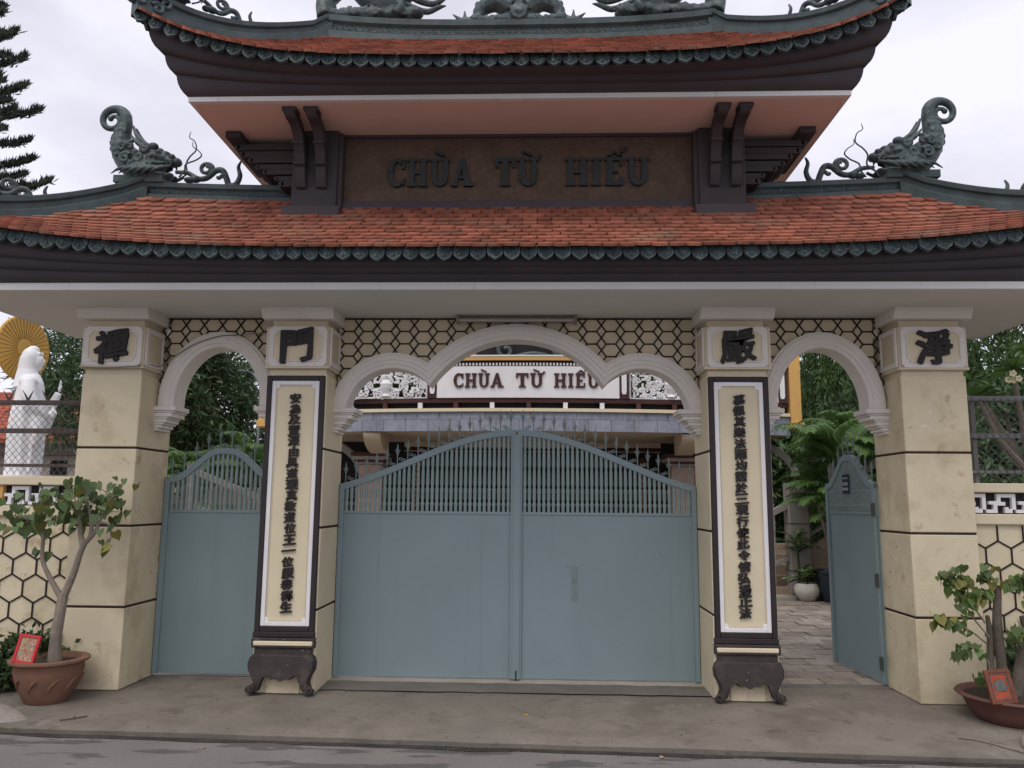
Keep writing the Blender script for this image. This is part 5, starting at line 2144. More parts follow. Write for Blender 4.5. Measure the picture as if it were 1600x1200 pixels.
# porch: columns, arches, back wall, floor
m = MB()
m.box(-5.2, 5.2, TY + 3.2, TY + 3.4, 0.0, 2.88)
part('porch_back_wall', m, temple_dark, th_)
m = MB()
m.box(-1.5, 1.6, TY + 3.45, TY + 6, 2.8, 7.5)
part('upper_hall', m, temple_pink, th_)
m = MB()
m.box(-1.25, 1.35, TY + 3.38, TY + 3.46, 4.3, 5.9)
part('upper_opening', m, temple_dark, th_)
m = MB()
m.tube(catmull([(-0.45, TY + 3.2, 4.78), (0.05, TY + 3.1, 4.86), (0.55, TY + 3.2, 4.78)], 6), 0.06, 8)
for sg in (-1, 1):
    m.tube([(0.05 + q[0] + sg * 0.62, TY + 3.2, 4.95 + q[1]) for q in spiral((0, 0), 0.22, 0.05, 1.0, 1.2, 16)], 0.05, 8)
part('eave_scroll', m, glaze_rel, th_)
m = MB()
m.box(-5.2, 5.2, TY + 0.4, TY + 3.4, -0.05, 0.42)
m.box(-5.2, 5.2, TY + 0.1, TY + 0.4, -0.05, 0.21)
part('porch_floor', m, stair_grey, th_, bevel=0.01)
for x in (-3.15, 3.0):
    y0 = TY + 1.5
    m = MB()
    m.box(x - 0.22, x + 0.22, y0 - 0.22, y0 + 0.22, 0.42, 2.30)
    col_ = part('porch_column', m, temple_pink, th_, bevel=0.02)
    m = MB()
    m.box(x - 0.30, x + 0.30, y0 - 0.30, y0 + 0.30, 2.345, 2.385)
    m.box(x - 0.36, x + 0.36, y0 - 0.36, y0 + 0.36, 2.46, 2.53)
    part('column_band', m, temple_red, col_, bevel=0.008)
    m = MB()
    m.box(x - 0.26, x + 0.26, y0 - 0.26, y0 + 0.26, 2.299, 2.345)
    m.box(x - 0.33, x + 0.33, y0 - 0.33, y0 + 0.33, 2.386, 2.459)
    part('column_capital', m, stair_grey, col_, bevel=0.008)
    # curved ceiling rib springing from the column
    m = MB()
    rows = []
    for t in np.linspace(0, 1, 12):
        a = t * PI / 2
        yy = y0 - 0.3 - 1.0 * math.sin(a) * 0.9
        zz = 2.53 + 0.345 * (1 - math.cos(a))
        rows.append([(x + 0.12 * (1 if x < 0 else -1) - 0.16 + 0.1, yy, zz - 0.03), (x + 0.12 * (1 if x < 0 else -1) + 0.16 + 0.1, yy, zz - 0.03), (x + 0.12 * (1 if x < 0 else -1) + 0.26, yy, 2.9), (x + 0.12 * (1 if x < 0 else -1) - 0.06, yy, 2.9)])
    m.grid(rows, closed=True)
    part('ceiling_rib', m, temple_ceiling, th_, ang=40)
    # arch into the side bay
    sg = -1 if x < 0 else 1
    m = MB()
    rows = []
    for rr2, yy in ((0.95, y0 - 0.1), (0.95, y0 - 0.14), (1.08, y0 - 0.14), (1.10, y0 - 0.06)):
        rows.append([(x + sg * (1.2 - rr2 * math.cos(t)), yy, 2.02 + (rr2 - 0.25) * math.sin(t)) for t in np.linspace(0.15, PI - 0.15, 20)])
    m.grid(rows if sg > 0 else [r[::-1] for r in rows])
    part('side_arch', m, stair_grey, th_, ang=40)
    # gilded couplet post beside the column
    xg = x + (0.62 if x < 0 else -0.55)
    m = MB()
    m.box(xg - 0.10, xg + 0.10, TY + 3.12, TY + 3.2, 0.42, 2.55)
    g_ = part('couplet_post', m, temple_red, th_)
    m = MB()
    for i in range(11):
        zz = 2.40 - i * 0.115
        for q in range(4):
            m.box(xg - 0.06 + 0.03 * q, xg - 0.045 + 0.03 * q, TY + 3.105, TY + 3.12, zz - 0.035 + 0.01 * ((q * i) % 3), zz + 0.035)
        m.box(xg - 0.06, xg + 0.06, TY + 3.108, TY + 3.12, zz - 0.008, zz + 0.008)
    part('gilt_marks', m, gold_m, g_, ang=None)
# carved frieze under the porch ceiling
m = MB()
for i in range(64):
    x = -2.75 + i * 0.087
    m.box(x, x + 0.05, TY + 3.15, TY + 3.2, 2.70 + 0.012 * (i % 3), 2.76)
    m.box(x + 0.02, x + 0.08, TY + 3.155, TY + 3.2, 2.64, 2.672)
part('carved_frieze', m, temple_red, th_, ang=None)
m = MB()
m.box(-2.8, 2.85, TY + 3.16, TY + 3.2, 2.775, 2.88)
m.box(-2.8, 2.85, TY + 3.17, TY + 3.2, 2.675, 2.695)
part('frieze_band', m, temple_ceiling, th_)

# stairs at the right end of the hall
sr = empty('side_staircase', (4.75, 7.6, 0), 'stone side stairs with sloping balustrade right of the temple porch', 'stairs')
m = MB()
m.box(3.6, 5.4, 7.05, 7.45, -0.03, 0.05)
part('landing', m, thresh_m, sr, bevel=0.01)
for i in range(5):
    m = MB()
    m.box(3.7 - 0.1 * i, 4.92 - 0.0 * i, 7.40 + 0.28 * i, 7.70 + 0.28 * i, 0.0, 0.17 * (i + 1))
    part('step', m, stairs_m, sr, bevel=0.01)
m = MB()
m.box(4.52, 4.86, 7.28, 7.60, 0.05, 1.95)
po = part('newel_post', m, stair_grey, sr, bevel=0.012)
m = MB()
for zz in (0.45, 0.85, 1.25, 1.62):
    m.box(4.51, 4.87, 7.27, 7.61, zz, zz + 0.014)
part('post_joints', m, bedding, po)
m = MB()
for (z0, z1) in ((1.02, 1.06), (1.48, 1.62)):
    m.prism([(4.86, z0), (6.4, z0 + 0.95), (6.4, z1 + 0.95), (4.86, z1)], 'Y', 7.34, 7.52)
part('sloping_rail', m, stair_grey, sr, bevel=0.008)
m = MB()
m.prism([(4.86, 0.0), (6.4, 0.0), (6.4, 1.75), (4.86, 0.85)], 'Y', 7.38, 7.50)
part('stair_flank', m, stairs_m, sr)
m = MB()
m.prism([(3.75, 1.12), (4.52, 1.5), (4.52, 1.62), (3.75, 1.24)], 'Y', 7.36, 7.50)
m.prism([(3.75, 0.30), (4.52, 0.62), (4.52, 0.70), (3.75, 0.38)], 'Y', 7.36, 7.50)
m.box(4.28, 4.31, 7.4, 7.44, 0.6, 1.4)
part('lower_rail', m, stair_grey, sr, bevel=0.006)

# far house with red roof, left
fh = empty('far_house', (-11.8, 13.5, 0), 'distant low house with a red tiled roof behind the white statue', 'house')
m = MB()
m.box(-16.5, -9.2, 12.6, 18, 0, 3.05)
part('wall', m, house_wall, fh)
m = MB()
m.add([(-17, 12.0, 2.98), (-8.8, 12.0, 2.98), (-9.4, 15.3, 4.55), (-16.6, 15.3, 4.55), (-17, 12.0, 2.9), (-8.8, 12.0, 2.9), (-8.8, 18.4, 2.9), (-17, 18.4, 2.9)], [(0, 1, 2, 3), (4, 5, 1, 0), (3, 2, 6, 7), (1, 5, 6, 2), (0, 3, 7, 4)])
rf = part('roof', m, roof_red, fh, ang=None)
m = MB()
for j in range(15):
    t = j / 15
    y, z = 12.0 + 3.3 * t, 2.98 + 1.57 * t
    for i in range(44):
        x = -16.9 + i * 0.183 + (0.09 if j % 2 else 0)
        m.add([(x, y - 0.03, z + 0.03), (x + 0.165, y - 0.03, z + 0.03), (x + 0.165, y + 0.22, z + 0.125), (x, y + 0.22, z + 0.125), (x, y - 0.03, z), (x + 0.165, y - 0.03, z)], [(0, 1, 2, 3), (4, 5, 1, 0)])
part('tile_courses', m, roof_red, rf, ang=None, kind='stuff')
for x in (-12.9, -11.9, -10.8):
    m = MB()
    m.box(x, x + 0.4, 12.56, 12.62, 2.15, 2.5)
    part('window', m, temple_dark, fh)
m = MB()
m.box(-13.8, -9.6, 12.2, 12.6, 2.62, 2.7)
part('awning', m, rust_rail, fh)

# ================================================================== VEGETATION
NR = np.random.default_rng(11)


def leaf_quads(C, ln, wd, dirs=None, jit=0.8, fold=0.25):
    """one pointed leaf (two folded triangles as a quad pair) at each point of C"""
    n = len(C)
    d = NR.normal(size=(n, 3))
    if dirs is not None:
        d = dirs + jit * d
    d /= np.linalg.norm(d, axis=1)[:, None]
    a = NR.normal(size=(n, 3))
    s = np.cross(d, a)
    s /= np.linalg.norm(s, axis=1)[:, None] + 1e-9
    nn = np.cross(s, d)
    l_ = (ln * NR.uniform(0.65, 1.25, n))[:, None]
    w_ = (wd * NR.uniform(0.7, 1.2, n))[:, None]
    p0 = C
    p1 = C + d * l_ * 0.5 + s * w_ * 0.5 + nn * w_ * fold
    p2 = C + d * l_
    p3 = C + d * l_ * 0.5 - s * w_ * 0.5 + nn * w_ * fold
    V = np.stack([p0, p1, p2, p3], 1).reshape(-1, 3)
    F = np.arange(4 * n).reshape(-1, 4)
    F = np.concatenate([F[:, [0, 1, 2]], F[:, [0, 2, 3]]])
    return V, F


def clump_points(centre, radii, nclump, per, cr, flat=0.8, shell=0.55, low=-1.0):
    """points gathered in clumps that sit mostly in the outer shell of an ellipsoid"""
    out, dirs, cs = [], [], []
    for i in range(nclump):
        while True:
            v = NR.normal(size=3)
            v /= np.linalg.norm(v)
            if v[2] > low:
                break
        r = shell + (1 - shell) * NR.random() ** 0.7
        r *= 0.86 + 0.28 * NR.random()
        c = np.array(centre) + v * np.array(radii) * r
        cs.append(c)
        k = int(per * NR.uniform(0.6, 1.4))
        p_ = NR.normal(size=(k, 3)) * cr * np.array([1, 1, flat]) * NR.uniform(0.7, 1.3)
        out.append(c + p_)
        dirs.append(np.tile(v * 0.6 + np.array([0, 0, -0.25]), (k, 1)))
    return np.concatenate(out), np.concatenate(dirs), cs


def tree(name, label, base, centre, radii, trunk_r, nclump, per, cr, ln, wd, material, group=None, bias=None, shell=0.5, jit=0.9):
    t = empty(name, base, label, 'tree', group)
    P_, D_, cs = clump_points(centre, radii, nclump, per, cr, shell=shell)
    if bias is not None:
        D_ = D_ * 0.3 + np.array(bias)
    V, F = leaf_quads(P_, ln, wd, D_, jit)
    fast('crown', V - np.array(base), F, material, t)
    m = MB()
    b, c = Vector(base), Vector(centre)
    m.tube(catmull([b - Vector((0, 0, 0.1)), b.lerp(c, 0.45) + Vector((0.12, 0.05, 0)), c], 6), lerp_r([trunk_r, trunk_r * 0.75, trunk_r * 0.4], 1, 13), 10)
    part('trunk', m, bark_d, t)
    for q in range(9):
        e = Vector(cs[q * max(1, len(cs) // 9) % len(cs)])
        s0 = b.lerp(c, 0.5 + 0.05 * q)
        lm = MB()
        lm.tube(catmull([s0, s0.lerp(e, 0.5) + Vector((0, 0, 0.12)), e], 5), lerp_r([trunk_r * 0.45, trunk_r * 0.25, trunk_r * 0.08], 1, 11), 6)
        part('limb', lm, bark_d, t)
    return t


# trees seen through and beside the gate
tree('mango_tree', 'dense dark broadleaf tree framed by the left arch', (-8.7, 13.2, 0), (-8.85, 13.2, 4.1), (1.6, 1.5, 1.75), 0.17, 135, 110, 0.26, 0.26, 0.055, tree_a, jit=0.75)
tree('broadleaf_tree', 'dark feathery tree behind the statue and its halo', (-9.1, 9.6, 0), (-9.3, 9.6, 4.1), (1.35, 1.3, 1.55), 0.14, 110, 110, 0.22, 0.24, 0.035, tree_a, shell=0.3, jit=0.7)
tree('low_tree', 'light green bushy tree beside the temple balcony seen through the left arch', (-6.7, 15, 0), (-6.6, 15, 3.1), (0.9, 0.9, 1.0), 0.1, 50, 110, 0.2, 0.17, 0.07, tree_b)


def weeping(name, label, base, top, rad, n, material):
    """tall tree with hanging strands of foliage"""
    t = empty(name, base, label, 'tree', 'weeping trees')
    m = MB()
    b = Vector(base)
    m.tube(catmull([b, b + Vector((0.05, 0, top * 0.5)), b + Vector((0, 0.05, top))], 6), lerp_r([0.16, 0.12, 0.04], 1, 13), 10)
    part('trunk', m, bark_d, t)
    Ps, Ds = [], []
    for i in range(n):
        a = NR.uniform(0, 2 * PI)
        z0 = NR.uniform(0.28, 1.0) * top
        r = rad * (0.35 + 0.65 * math.sqrt(NR.random())) * (1.05 - 0.35 * z0 / top)
        L_ = NR.uniform(0.7, 1.9)
        x, y = base[0] + r * math.cos(a), base[1] + r * math.sin(a)
        k = int(70 * L_)
        tt = NR.random(k)
        Ps.append(np.stack([x + NR.normal(size=k) * 0.05 + 0.08 * math.cos(a) * tt, y + NR.normal(size=k) * 0.05, z0 - L_ * tt], 1))
        Ds.append(np.tile(np.array([0, 0, -1.0]), (k, 1)))
    V, F = leaf_quads(np.concatenate(Ps), 0.16, 0.038, np.concatenate(Ds), 0.45)
    fast('crown', V - np.array(base), F, material, t)
    return t


weeping('weeping_tree', 'tall dark tree with hanging strands of leaves in the right arch', (7.7, 11.0, 0), 6.6, 2.1, 330, tree_b)
weeping('weeping_tree', 'tall dark tree with hanging strands of leaves beyond the right fence', (9.4, 8.2, 0), 6.8, 2.0, 300, tree_b)
tree('broadleaf_tree', 'dark leafy tree low behind the right chain-link fence', (8.6, 6.4, 0), (8.4, 6.4, 2.35), (1.9, 1.0, 1.35), 0.12, 120, 110, 0.24, 0.17, 0.06, tree_a, shell=0.25)
tree('broadleaf_tree', 'shadowy green bush tree behind the temple stairs', (7.0, 9.6, 0), (6.9, 9.6, 2.6), (1.2, 0.9, 1.3), 0.1, 80, 110, 0.22, 0.18, 0.06, tree_a, shell=0.3)
tree('balcony_tree', 'light green tree glimpsed above the temple sign', (-1.6, 17.6, 0), (-1.6, 17.6, 7.6), (2.0, 1.0, 1.6), 0.16, 40, 90, 0.26, 0.2, 0.07, tree_b)

# Norfolk pine: whorled branches like upturned brushes
pn = empty('norfolk_pine', (-16.9, 14.0, 0), 'tall layered pine with upturned brush branches at the upper left', 'tree')
m = MB()
m.tube([(-16.9, 14.0, -0.1), (-16.9, 14.0, 9), (-16.85, 14.0, 18.6)], [0.26, 0.19, 0.03], 10)
part('trunk', m, bark_d, pn)
Ps, Ds = [], []
bm_ = MB()
z = 8.2
while z < 18.2:
    Lb = 3.3 * (1 - (z - 8.2) / 11.5) + 0.25
    nb_k = 7
    a0 = NR.uniform(0, 2 * PI)
    for q in range(nb_k):
        a = a0 + 2 * PI * q / nb_k + NR.normal() * 0.08
        L_ = Lb * NR.uniform(0.86, 1.08)
        zoff = NR.normal() * 0.10
        pts = []
        for t in np.linspace(0, 1, 7):
            r = L_ * t
            pts.append((-16.9 + r * math.cos(a), 14 + r * math.sin(a), z + zoff - 0.10 * L_ * math.sin(t * PI * 0.75) + 0.22 * L_ * t ** 3))
        bm_.tube(pts, lerp_r([0.035, 0.02, 0.008], 1, 7), 5)
        pts = np.array(pts)
        # needle brush along the outer part, fingers turned up
        k = int(300 * L_)
        tt = 0.32 + 0.68 * NR.random(k) ** 0.75
        C_ = np.stack([np.interp(tt, np.linspace(0, 1, 7), pts[:, i]) for i in range(3)], 1)
        C_ += NR.normal(size=(k, 3)) * np.array([0.055, 0.055, 0.025]) * (0.6 + 0.8 * np.sin(tt * PI)[:, None])
        Ps.append(C_)
        dd = np.tile(np.array([0.35 * math.cos(a), 0.35 * math.sin(a), 1.0]), (k, 1))
        Ds.append(dd)
    z += NR.uniform(0.62, 0.80)
part('branches', bm_, bark_d, pn)
V, F = leaf_quads(np.concatenate(Ps), 0.25, 0.045, np.concatenate(Ds), 0.33, fold=0.1)
fast('crown', V - np.array((-16.9, 14.0, 0)), F, pine_m, pn)


def frond_mesh(L_, arch, width, nleaf, seed, droop=0.5):
    """feather palm frond in its own frame: starts at origin, goes out along +X and arches over"""
    r_ = random.Random(seed)
    m = MB()
    n = 16
    pts = []
    ang = arch
    x = z = 0.0
    for i in range(n + 1):
        pts.append(Vector((x, 0, z)))
        x += L_ / n * math.cos(ang)
        z += L_ / n * math.sin(ang)
        ang -= (arch + 0.75) / n * (0.5 + i / n)
    m.tube(pts, lerp_r([0.016, 0.011, 0.003], 1, n + 1), 5)
    for k in range(nleaf):
        t = 0.16 + 0.84 * k / nleaf
        f = t * n
        i = min(int(f), n - 1)
        p = pts[i].lerp(pts[i + 1], f - i)
        d = (pts[i + 1] - pts[i]).normalized()
        up_ = Vector((-d.z, 0, d.x))
        ll = width * (math.sin(PI * min(1, t * 0.92 + 0.1)) * 0.8 + 0.25) * r_.uniform(0.85, 1.1)
        for sg in (-1, 1):
            dirv = (d * 0.75 + Vector((0, sg, 0)) + up_ * 0.25).normalized()
            w = 0.0105
            mid = p + dirv * ll * 0.55 + Vector((0, 0, -droop * ll * 0.10))
            tip = p + dirv * ll * 0.92 + Vector((0, 0, -droop * ll * 0.45 * r_.uniform(0.6, 1.3)))
            sd = dirv.cross(up_).normalized() * w
            b = len(m.v)
            m.v += [tuple(p - sd * 0.5), tuple(p + sd * 0.5), tuple(mid + sd), tuple(mid - sd), tuple(tip)]
            m.f += [(b, b + 1, b + 2, b + 3), (b + 3, b + 2, b + 4)]
    me = m.mesh('frond', ang=60)
    me.materials.append(palm_m)
    return me


FR = [frond_mesh(1.25, 1.15, 0.36, 50, 1, 1.0), frond_mesh(1.05, 0.95, 0.33, 44, 2, 0.9), frond_mesh(1.35, 1.3, 0.36, 52, 3, 1.2)]


def palm(label, base, h, nf, spread=(0, 2 * PI), group=None, sc=1.0, stems=3):
    t = empty('areca_palm', base, label, 'palm', group)
    for s in range(stems):
        a = RND.uniform(0, 2 * PI)
        top = Vector((0.16 * math.cos(a) * (s > 0), 0.16 * math.sin(a) * (s > 0), h * RND.uniform(0.85, 1.08)))
        m = MB()
        m.tube(catmull([(top.x * 0.4, top.y * 0.4, -0.02), (top.x * 0.6, top.y * 0.6, top.z * 0.5), tuple(top)], 5), lerp_r([0.045, 0.035, 0.03], 1, 11), 8)
        part('stem', m, bark, t, local=True)
        for k in range(nf):
            az = spread[0] + (spread[1] - spread[0]) * (k + RND.random() * 0.7) / nf
            inst('frond', FR[(k + s) % 3], t, tuple(top + Vector((0, 0, RND.uniform(-.08, .05)))), (RND.uniform(-.25, .25), RND.uniform(-.25, .35), az), (sc * RND.uniform(.85, 1.12),) * 3)
    return t


PG = 'areca palms in the courtyard'
palm('green areca palm in the left arch, nearer the left pillar', (-4.95, 5.2, 0), 1.85, 9, sc=0.85, group=PG)
palm('green areca palm in the left arch, nearer the couplet pillar', (-4.15, 5.6, 0), 1.95, 9, sc=0.85, group=PG)
palm('dusty low palm behind the left side gate leaf', (-4.55, 4.0, 0), 1.05, 8, sc=0.7, group=PG)
palm('areca palm in the right arch with fronds over the open gate leaf', (4.95, 6.0, 0), 2.1, 9, sc=0.95, group=PG)
palm('areca palm in the right arch drooping over the stair balustrade', (5.0, 6.5, 0), 1.45, 9, sc=0.85, group=PG)
palm('tall areca palm behind the right arch below the hanging tree', (5.6, 7.0, 0), 2.5, 9, sc=0.95, group=PG)

# frangipani right of the gate: rosettes of long leaves with one flower head
LF = MB()
for i in range(7):
    pass
pts_l = [(0.0, 0.006), (0.25, 0.032), (0.55, 0.045), (0.8, 0.036), (1.0, 0.002)]
rows = []
for t, w in pts_l:
    zc_ = -0.10 * t * t
    rows.append([(t * 0.30, -w, zc_ + w * 0.35), (t * 0.30, 0, zc_), (t * 0.30, w, zc_ + w * 0.35)])
LF.grid(rows)
LFm = LF.mesh('leaf', ang=60)
LFm.materials.append(frangi_m)
fg = empty('frangipani', (5.35, 1.7, 0), 'frangipani tree with long leaves and a cream flower head over the right fence', 'tree')
tips = [(-0.22, -0.2, 3.0), (-0.55, -0.1, 2.72), (0.05, 0.0, 3.25), (0.2, -0.2, 2.85), (-0.42, 0.25, 2.95), (0.35, 0.1, 3.1), (-0.05, 0.3, 2.6)]
m = MB()
m.tube(catmull([(0, 0, -0.05), (0.05, 0, 1.0), (0.0, 0, 2.0)], 5), lerp_r([0.07, 0.06, 0.05], 1, 11), 9)
part('trunk', m, bark, fg, local=True)
for tp_ in tips:
    m = MB()
    m.tube(catmull([(0.0, 0, 1.9), (tp_[0] * 0.6, tp_[1] * 0.6, tp_[2] - 0.45), tp_], 5), lerp_r([0.045, 0.03, 0.018], 1, 11), 8)
    part('branch', m, bark, fg, local=True)
    for k in range(14):
        az = k * 2.4
        inst('leaf', LFm, fg, tp_, (RND.uniform(-.3, .3), RND.uniform(-0.75, 0.25), az), (RND.uniform(.7, 1.15),) * 3)
m = MB()
for k in range(5):
    c = Vector((-0.27 + RND.uniform(-.05, .05), -0.28 + RND.uniform(-.03, .03), 2.90 + RND.uniform(-.07, .05)))
    for q in range(5):
        a = q * 2 * PI / 5
        m.ball(c + Vector((0.022 * math.cos(a), -0.008, 0.022 * math.sin(a))), (0.017, 0.006, 0.017), 8, 6)
part('flower_head', m, petal_m, fg, local=True)

# ------------------------------------------------------------------ potted trees by the pillars
hm = MB()      # heart-shaped leaf with drip tip; stalk at origin, hangs along -Z
prof = [(0.0, 0.0), (0.026, 0.014), (0.044, 0.002), (0.047, -0.022), (0.036, -0.05), (0.017, -0.074), (0.004, -0.092), (0.0, -0.108)]
vv = [(x, 0.010 * (1 - abs(x) / 0.05) - 0.25 * abs(z) * 0.12, z) for x, z in prof] + [(-x, 0.010 * (1 - abs(x) / 0.05) - 0.25 * abs(z) * 0.12, z) for x, z in prof[1:-1]]
n = len(prof)
spine = [(0, 0.006, z) for z in (0.0, -0.022, -0.05, -0.074)]
hm.add(vv + spine, [])
b0 = len(vv)
R_, L_ = list(range(n)), [0] + list(range(n, n + n - 2)) + [n - 1]
for side in (R_, L_):
    f_ = [(b0, side[1], side[2]), (b0, side[2], side[3], b0 + 1), (b0 + 1, side[3], side[4], b0 + 2), (b0 + 2, side[4], side[5], b0 + 3), (b0 + 3, side[5], side[6], side[7])]
    hm.f += [tuple(q if side is R_ else q[::-1]) for q in f_] if side is R_ else [tuple(q[::-1]) for q in f_]
HL = hm.mesh('leaf', ang=80)
HLy = HL.copy()
HLr = HL.copy()
HL.materials.append(leaf_m)
HLy.materials.append(leaf_y)
HLr.materials.append(leaf_r)


def hang_leaves(parent, pts, mesh_list, sc=(0.8, 1.25), spread=0.05):
    for p_ in pts:
        me = RND.choice(mesh_list)
        q = Vector(p_) + Vector((RND.uniform(-spread, spread), RND.uniform(-spread, spread), RND.uniform(-spread, spread) * 0.7))
        inst('leaf', me, parent, q, (RND.uniform(-0.9, 0.5), RND.uniform(-0.6, 0.6), RND.uniform(-1.3, 1.3)), (RND.uniform(*sc),) * 3)


def pot_prof(r_b, r_m, r_t, h, lip):
    return [(r_b * 0.96, 0.0), (r_b, 0.012), ((r_b + r_m) * 0.52, h * 0.35), (r_m, h * 0.72), (r_m * 0.985, h * 0.84), (r_t, h * 0.88), (r_t + lip, h * 0.93), (r_t + lip, h * 0.98), (r_t, h), (r_t - 0.03, h * 0.985), (r_t - 0.045, h * 0.86)]


P1 = Vector((-3.70, -0.365, 0))
pt = empty('potted_fig_tree', P1, 'young fig tree in a round terracotta pot beside the left outer pillar', 'potted tree')
m = MB()
m.lathe(pot_prof(0.165, 0.255, 0.262, 0.335, 0.03), 40, cap=False, wob=0.006)
m.f.append(tuple(range(40))[::-1])
pot = part('pot', m, terracotta, pt, local=True, ang=50)
# moulded leaf relief on the pot wall
for k in range(10):
    a = 2 * PI * k / 10 + 0.2
    rm = MB()
    c3 = []
    for t in np.linspace(0, 1, 9):
        rr_ = 0.212 + 0.045 * t
        aa = a + 0.36 * t
        c3.append((rr_ * math.cos(aa) * 1.005, rr_ * math.sin(aa) * 1.005, 0.10 + 0.10 * t + 0.015 * math.sin(t * PI)))
    rm.tube(c3, lerp_r([0.004, 0.011, 0.012, 0.008, 0.003], 1, 9), 8)
    part('pot_relief', rm, terracotta, pot, local=True)
m = MB()
m.lathe([(0.0, 0.298), (0.12, 0.302), (0.24, 0.292)], 24, cap=False)
part('soil', m, soil, pt, local=True)
tr = MB()
base_t = [(0.03, 0.02, 0.28), (0.02, 0.02, 0.45), (0.035, 0.02, 0.66), (0.05, 0.02, 0.80)]
c1 = catmull(base_t, 6)
tr.tube(c1, lerp_r([0.055, 0.044, 0.041, 0.04], 1, len(c1)), 10)
part('trunk', tr, bark, pt, local=True)
BR = [([(0.045, 0.02, 0.78), (-0.06, 0.0, 0.95), (-0.125, -0.02, 1.10), (-0.13, -0.03, 1.28), (-0.16, -0.04, 1.43)], [0.028, 0.021, 0.018, 0.015, 0.008]),
      ([(0.05, 0.02, 0.79), (0.13, 0.0, 0.98), (0.20, -0.02, 1.20), (0.30, -0.04, 1.32), (0.36, -0.05, 1.46)], [0.033, 0.028, 0.024, 0.018, 0.009]),
      ([(0.205, -0.02, 1.20), (0.16, 0.0, 1.32), (0.14, 0.0, 1.48)], [0.026, 0.02, 0.011]),
      ([(0.27, -0.04, 1.28), (0.28, -0.06, 1.40), (0.25, -0.08, 1.55)], [0.02, 0.016, 0.008]),
      ([(-0.13, -0.03, 1.28), (-0.24, -0.04, 1.40), (-0.33, -0.05, 1.44)], [0.016, 0.011, 0.006]),
      ([(0.34, -0.05, 1.40), (0.43, -0.07, 1.38), (0.46, -0.08, 1.29), (0.45, -0.09, 1.19)], [0.011, 0.008, 0.005, 0.003]),
      ([(0.36, -0.05, 1.46), (0.42, -0.05, 1.60), (0.50, -0.06, 1.62)], [0.010, 0.007, 0.004])]
tipsl = []
for pts, rd in BR:
    m = MB()
    c = catmull(pts, 6)
    m.tube(c, lerp_r(rd, 1, len(c)), 8)
    part('branch', m, bark, pt, local=True)
    tipsl += c[len(c) // 2:]
cloud = []
for (cx, cz, rx_, rz_, k) in ((-0.20, 1.42, 0.18, 0.12, 34), (0.02, 1.52, 0.20, 0.09, 36), (0.22, 1.50, 0.16, 0.10, 30), (0.36, 1.52, 0.12, 0.10, 20), (0.10, 1.36, 0.14, 0.07, 18), (0.44, 1.32, 0.07, 0.10, 13), (-0.36, 1.38, 0.09, 0.10, 14), (0.50, 1.60, 0.06, 0.04, 5)):
    for q in range(int(k * 1.15)):
        a, r_ = RND.uniform(0, 2 * PI), math.sqrt(RND.random())
        cloud.append((cx + rx_ * r_ * math.cos(a), RND.uniform(-0.20, 0.16), cz + 0.09 + rz_ * 1.75 * r_ * math.sin(a)))
hang_leaves(pt, cloud, [HL] * 7 + [HLr] * 2 + [HLy], (0.5, 1.05), 0.03)
hang_leaves(pt, [(-0.16, -0.02, 1.18), (-0.20, -0.02, 1.16), (-0.10, 0, 1.14), (0.46, -0.08, 1.22), (0.44, -0.1, 1.18)], [HL, HLy], (0.6, 0.95), 0.02)
# fine twigs to carry the leaves
tw_ = MB()
for q in range(46):
    e = Vector(cloud[q * 3 % len(cloud)])
    s0 = min(tipsl, key=lambda v_: (v_ - e).length)
    tw_.tube([s0, s0.lerp(e, 0.5) + Vector((0, 0, 0.015)), e], [0.004, 0.003, 0.002], 4)
part('twigs', tw_, bark, pt, local=True)

P2 = Vector((3.82, -0.44, 0))
pt2 = empty('potted_bonsai', P2, 'stubby bonsai with fresh leaves in a wide red-brown dish beside the right outer pillar', 'potted tree')
m = MB()
pr_ = [(0.27, 0.0), (0.285, 0.01), (0.335, 0.08), (0.365, 0.15), (0.40, 0.168), (0.415, 0.18), (0.405, 0.195), (0.37, 0.19), (0.345, 0.16)]
m.lathe(pr_, 48, cap=False)
m.f.append(tuple(range(48))[::-1])
part('dish', m, redclay, pt2, local=True, ang=50)
m = MB()
m.lathe([(0.0, 0.185), (0.15, 0.18), (0.36, 0.165)], 24, cap=False)
part('soil', m, soil, pt2, local=True)
for k, (pts, rd) in enumerate((([(-0.10, 0, 0.15), (-0.09, 0, 0.40), (-0.10, 0, 0.70), (-0.075, 0, 0.99)], [0.05, 0.036, 0.034, 0.026]), ([(-0.15, 0.02, 0.15), (-0.165, 0.02, 0.35), (-0.15, 0.02, 0.62), (-0.16, 0.02, 0.76)], [0.036, 0.024, 0.022, 0.016]),
                                ([(0.0, 0.0, 0.17), (0.05, 0, 0.40), (0.09, 0, 0.55), (0.12, 0.0, 0.62), (0.10, 0.0, 0.76)], [0.05, 0.04, 0.036, 0.034, 0.03]))):
    m = MB()
    c = catmull(pts, 6)
    rdl = lerp_r(rd, 1, len(c))
    rdl = [r_ * (1 + 0.18 * noise.noise(Vector((i * 0.7, k * 5, 0)))) for i, r_ in enumerate(rdl)]
    m.tube(c, rdl, 10)
    if k == 2:
        m.tube([(0.10, 0, 0.58), (0.17, 0, 0.66)], [0.03, 0.026], 10)
    part('trunk', m, bark_d, pt2, local=True)
m = MB()
for k in range(9):
    a = -2.6 + 0.35 * k
    m.tube(catmull([(-0.12, 0, 0.30), (-0.12 + 0.06 * math.cos(a), 0.07 * math.sin(a), 0.22), (-0.12 + 0.11 * math.cos(a), 0.13 * math.sin(a), 0.175)], 4), lerp_r([0.010, 0.009, 0.005], 1, 9), 6)
part('roots', m, bark, pt2, local=True)
tw_ = MB()
lv = []
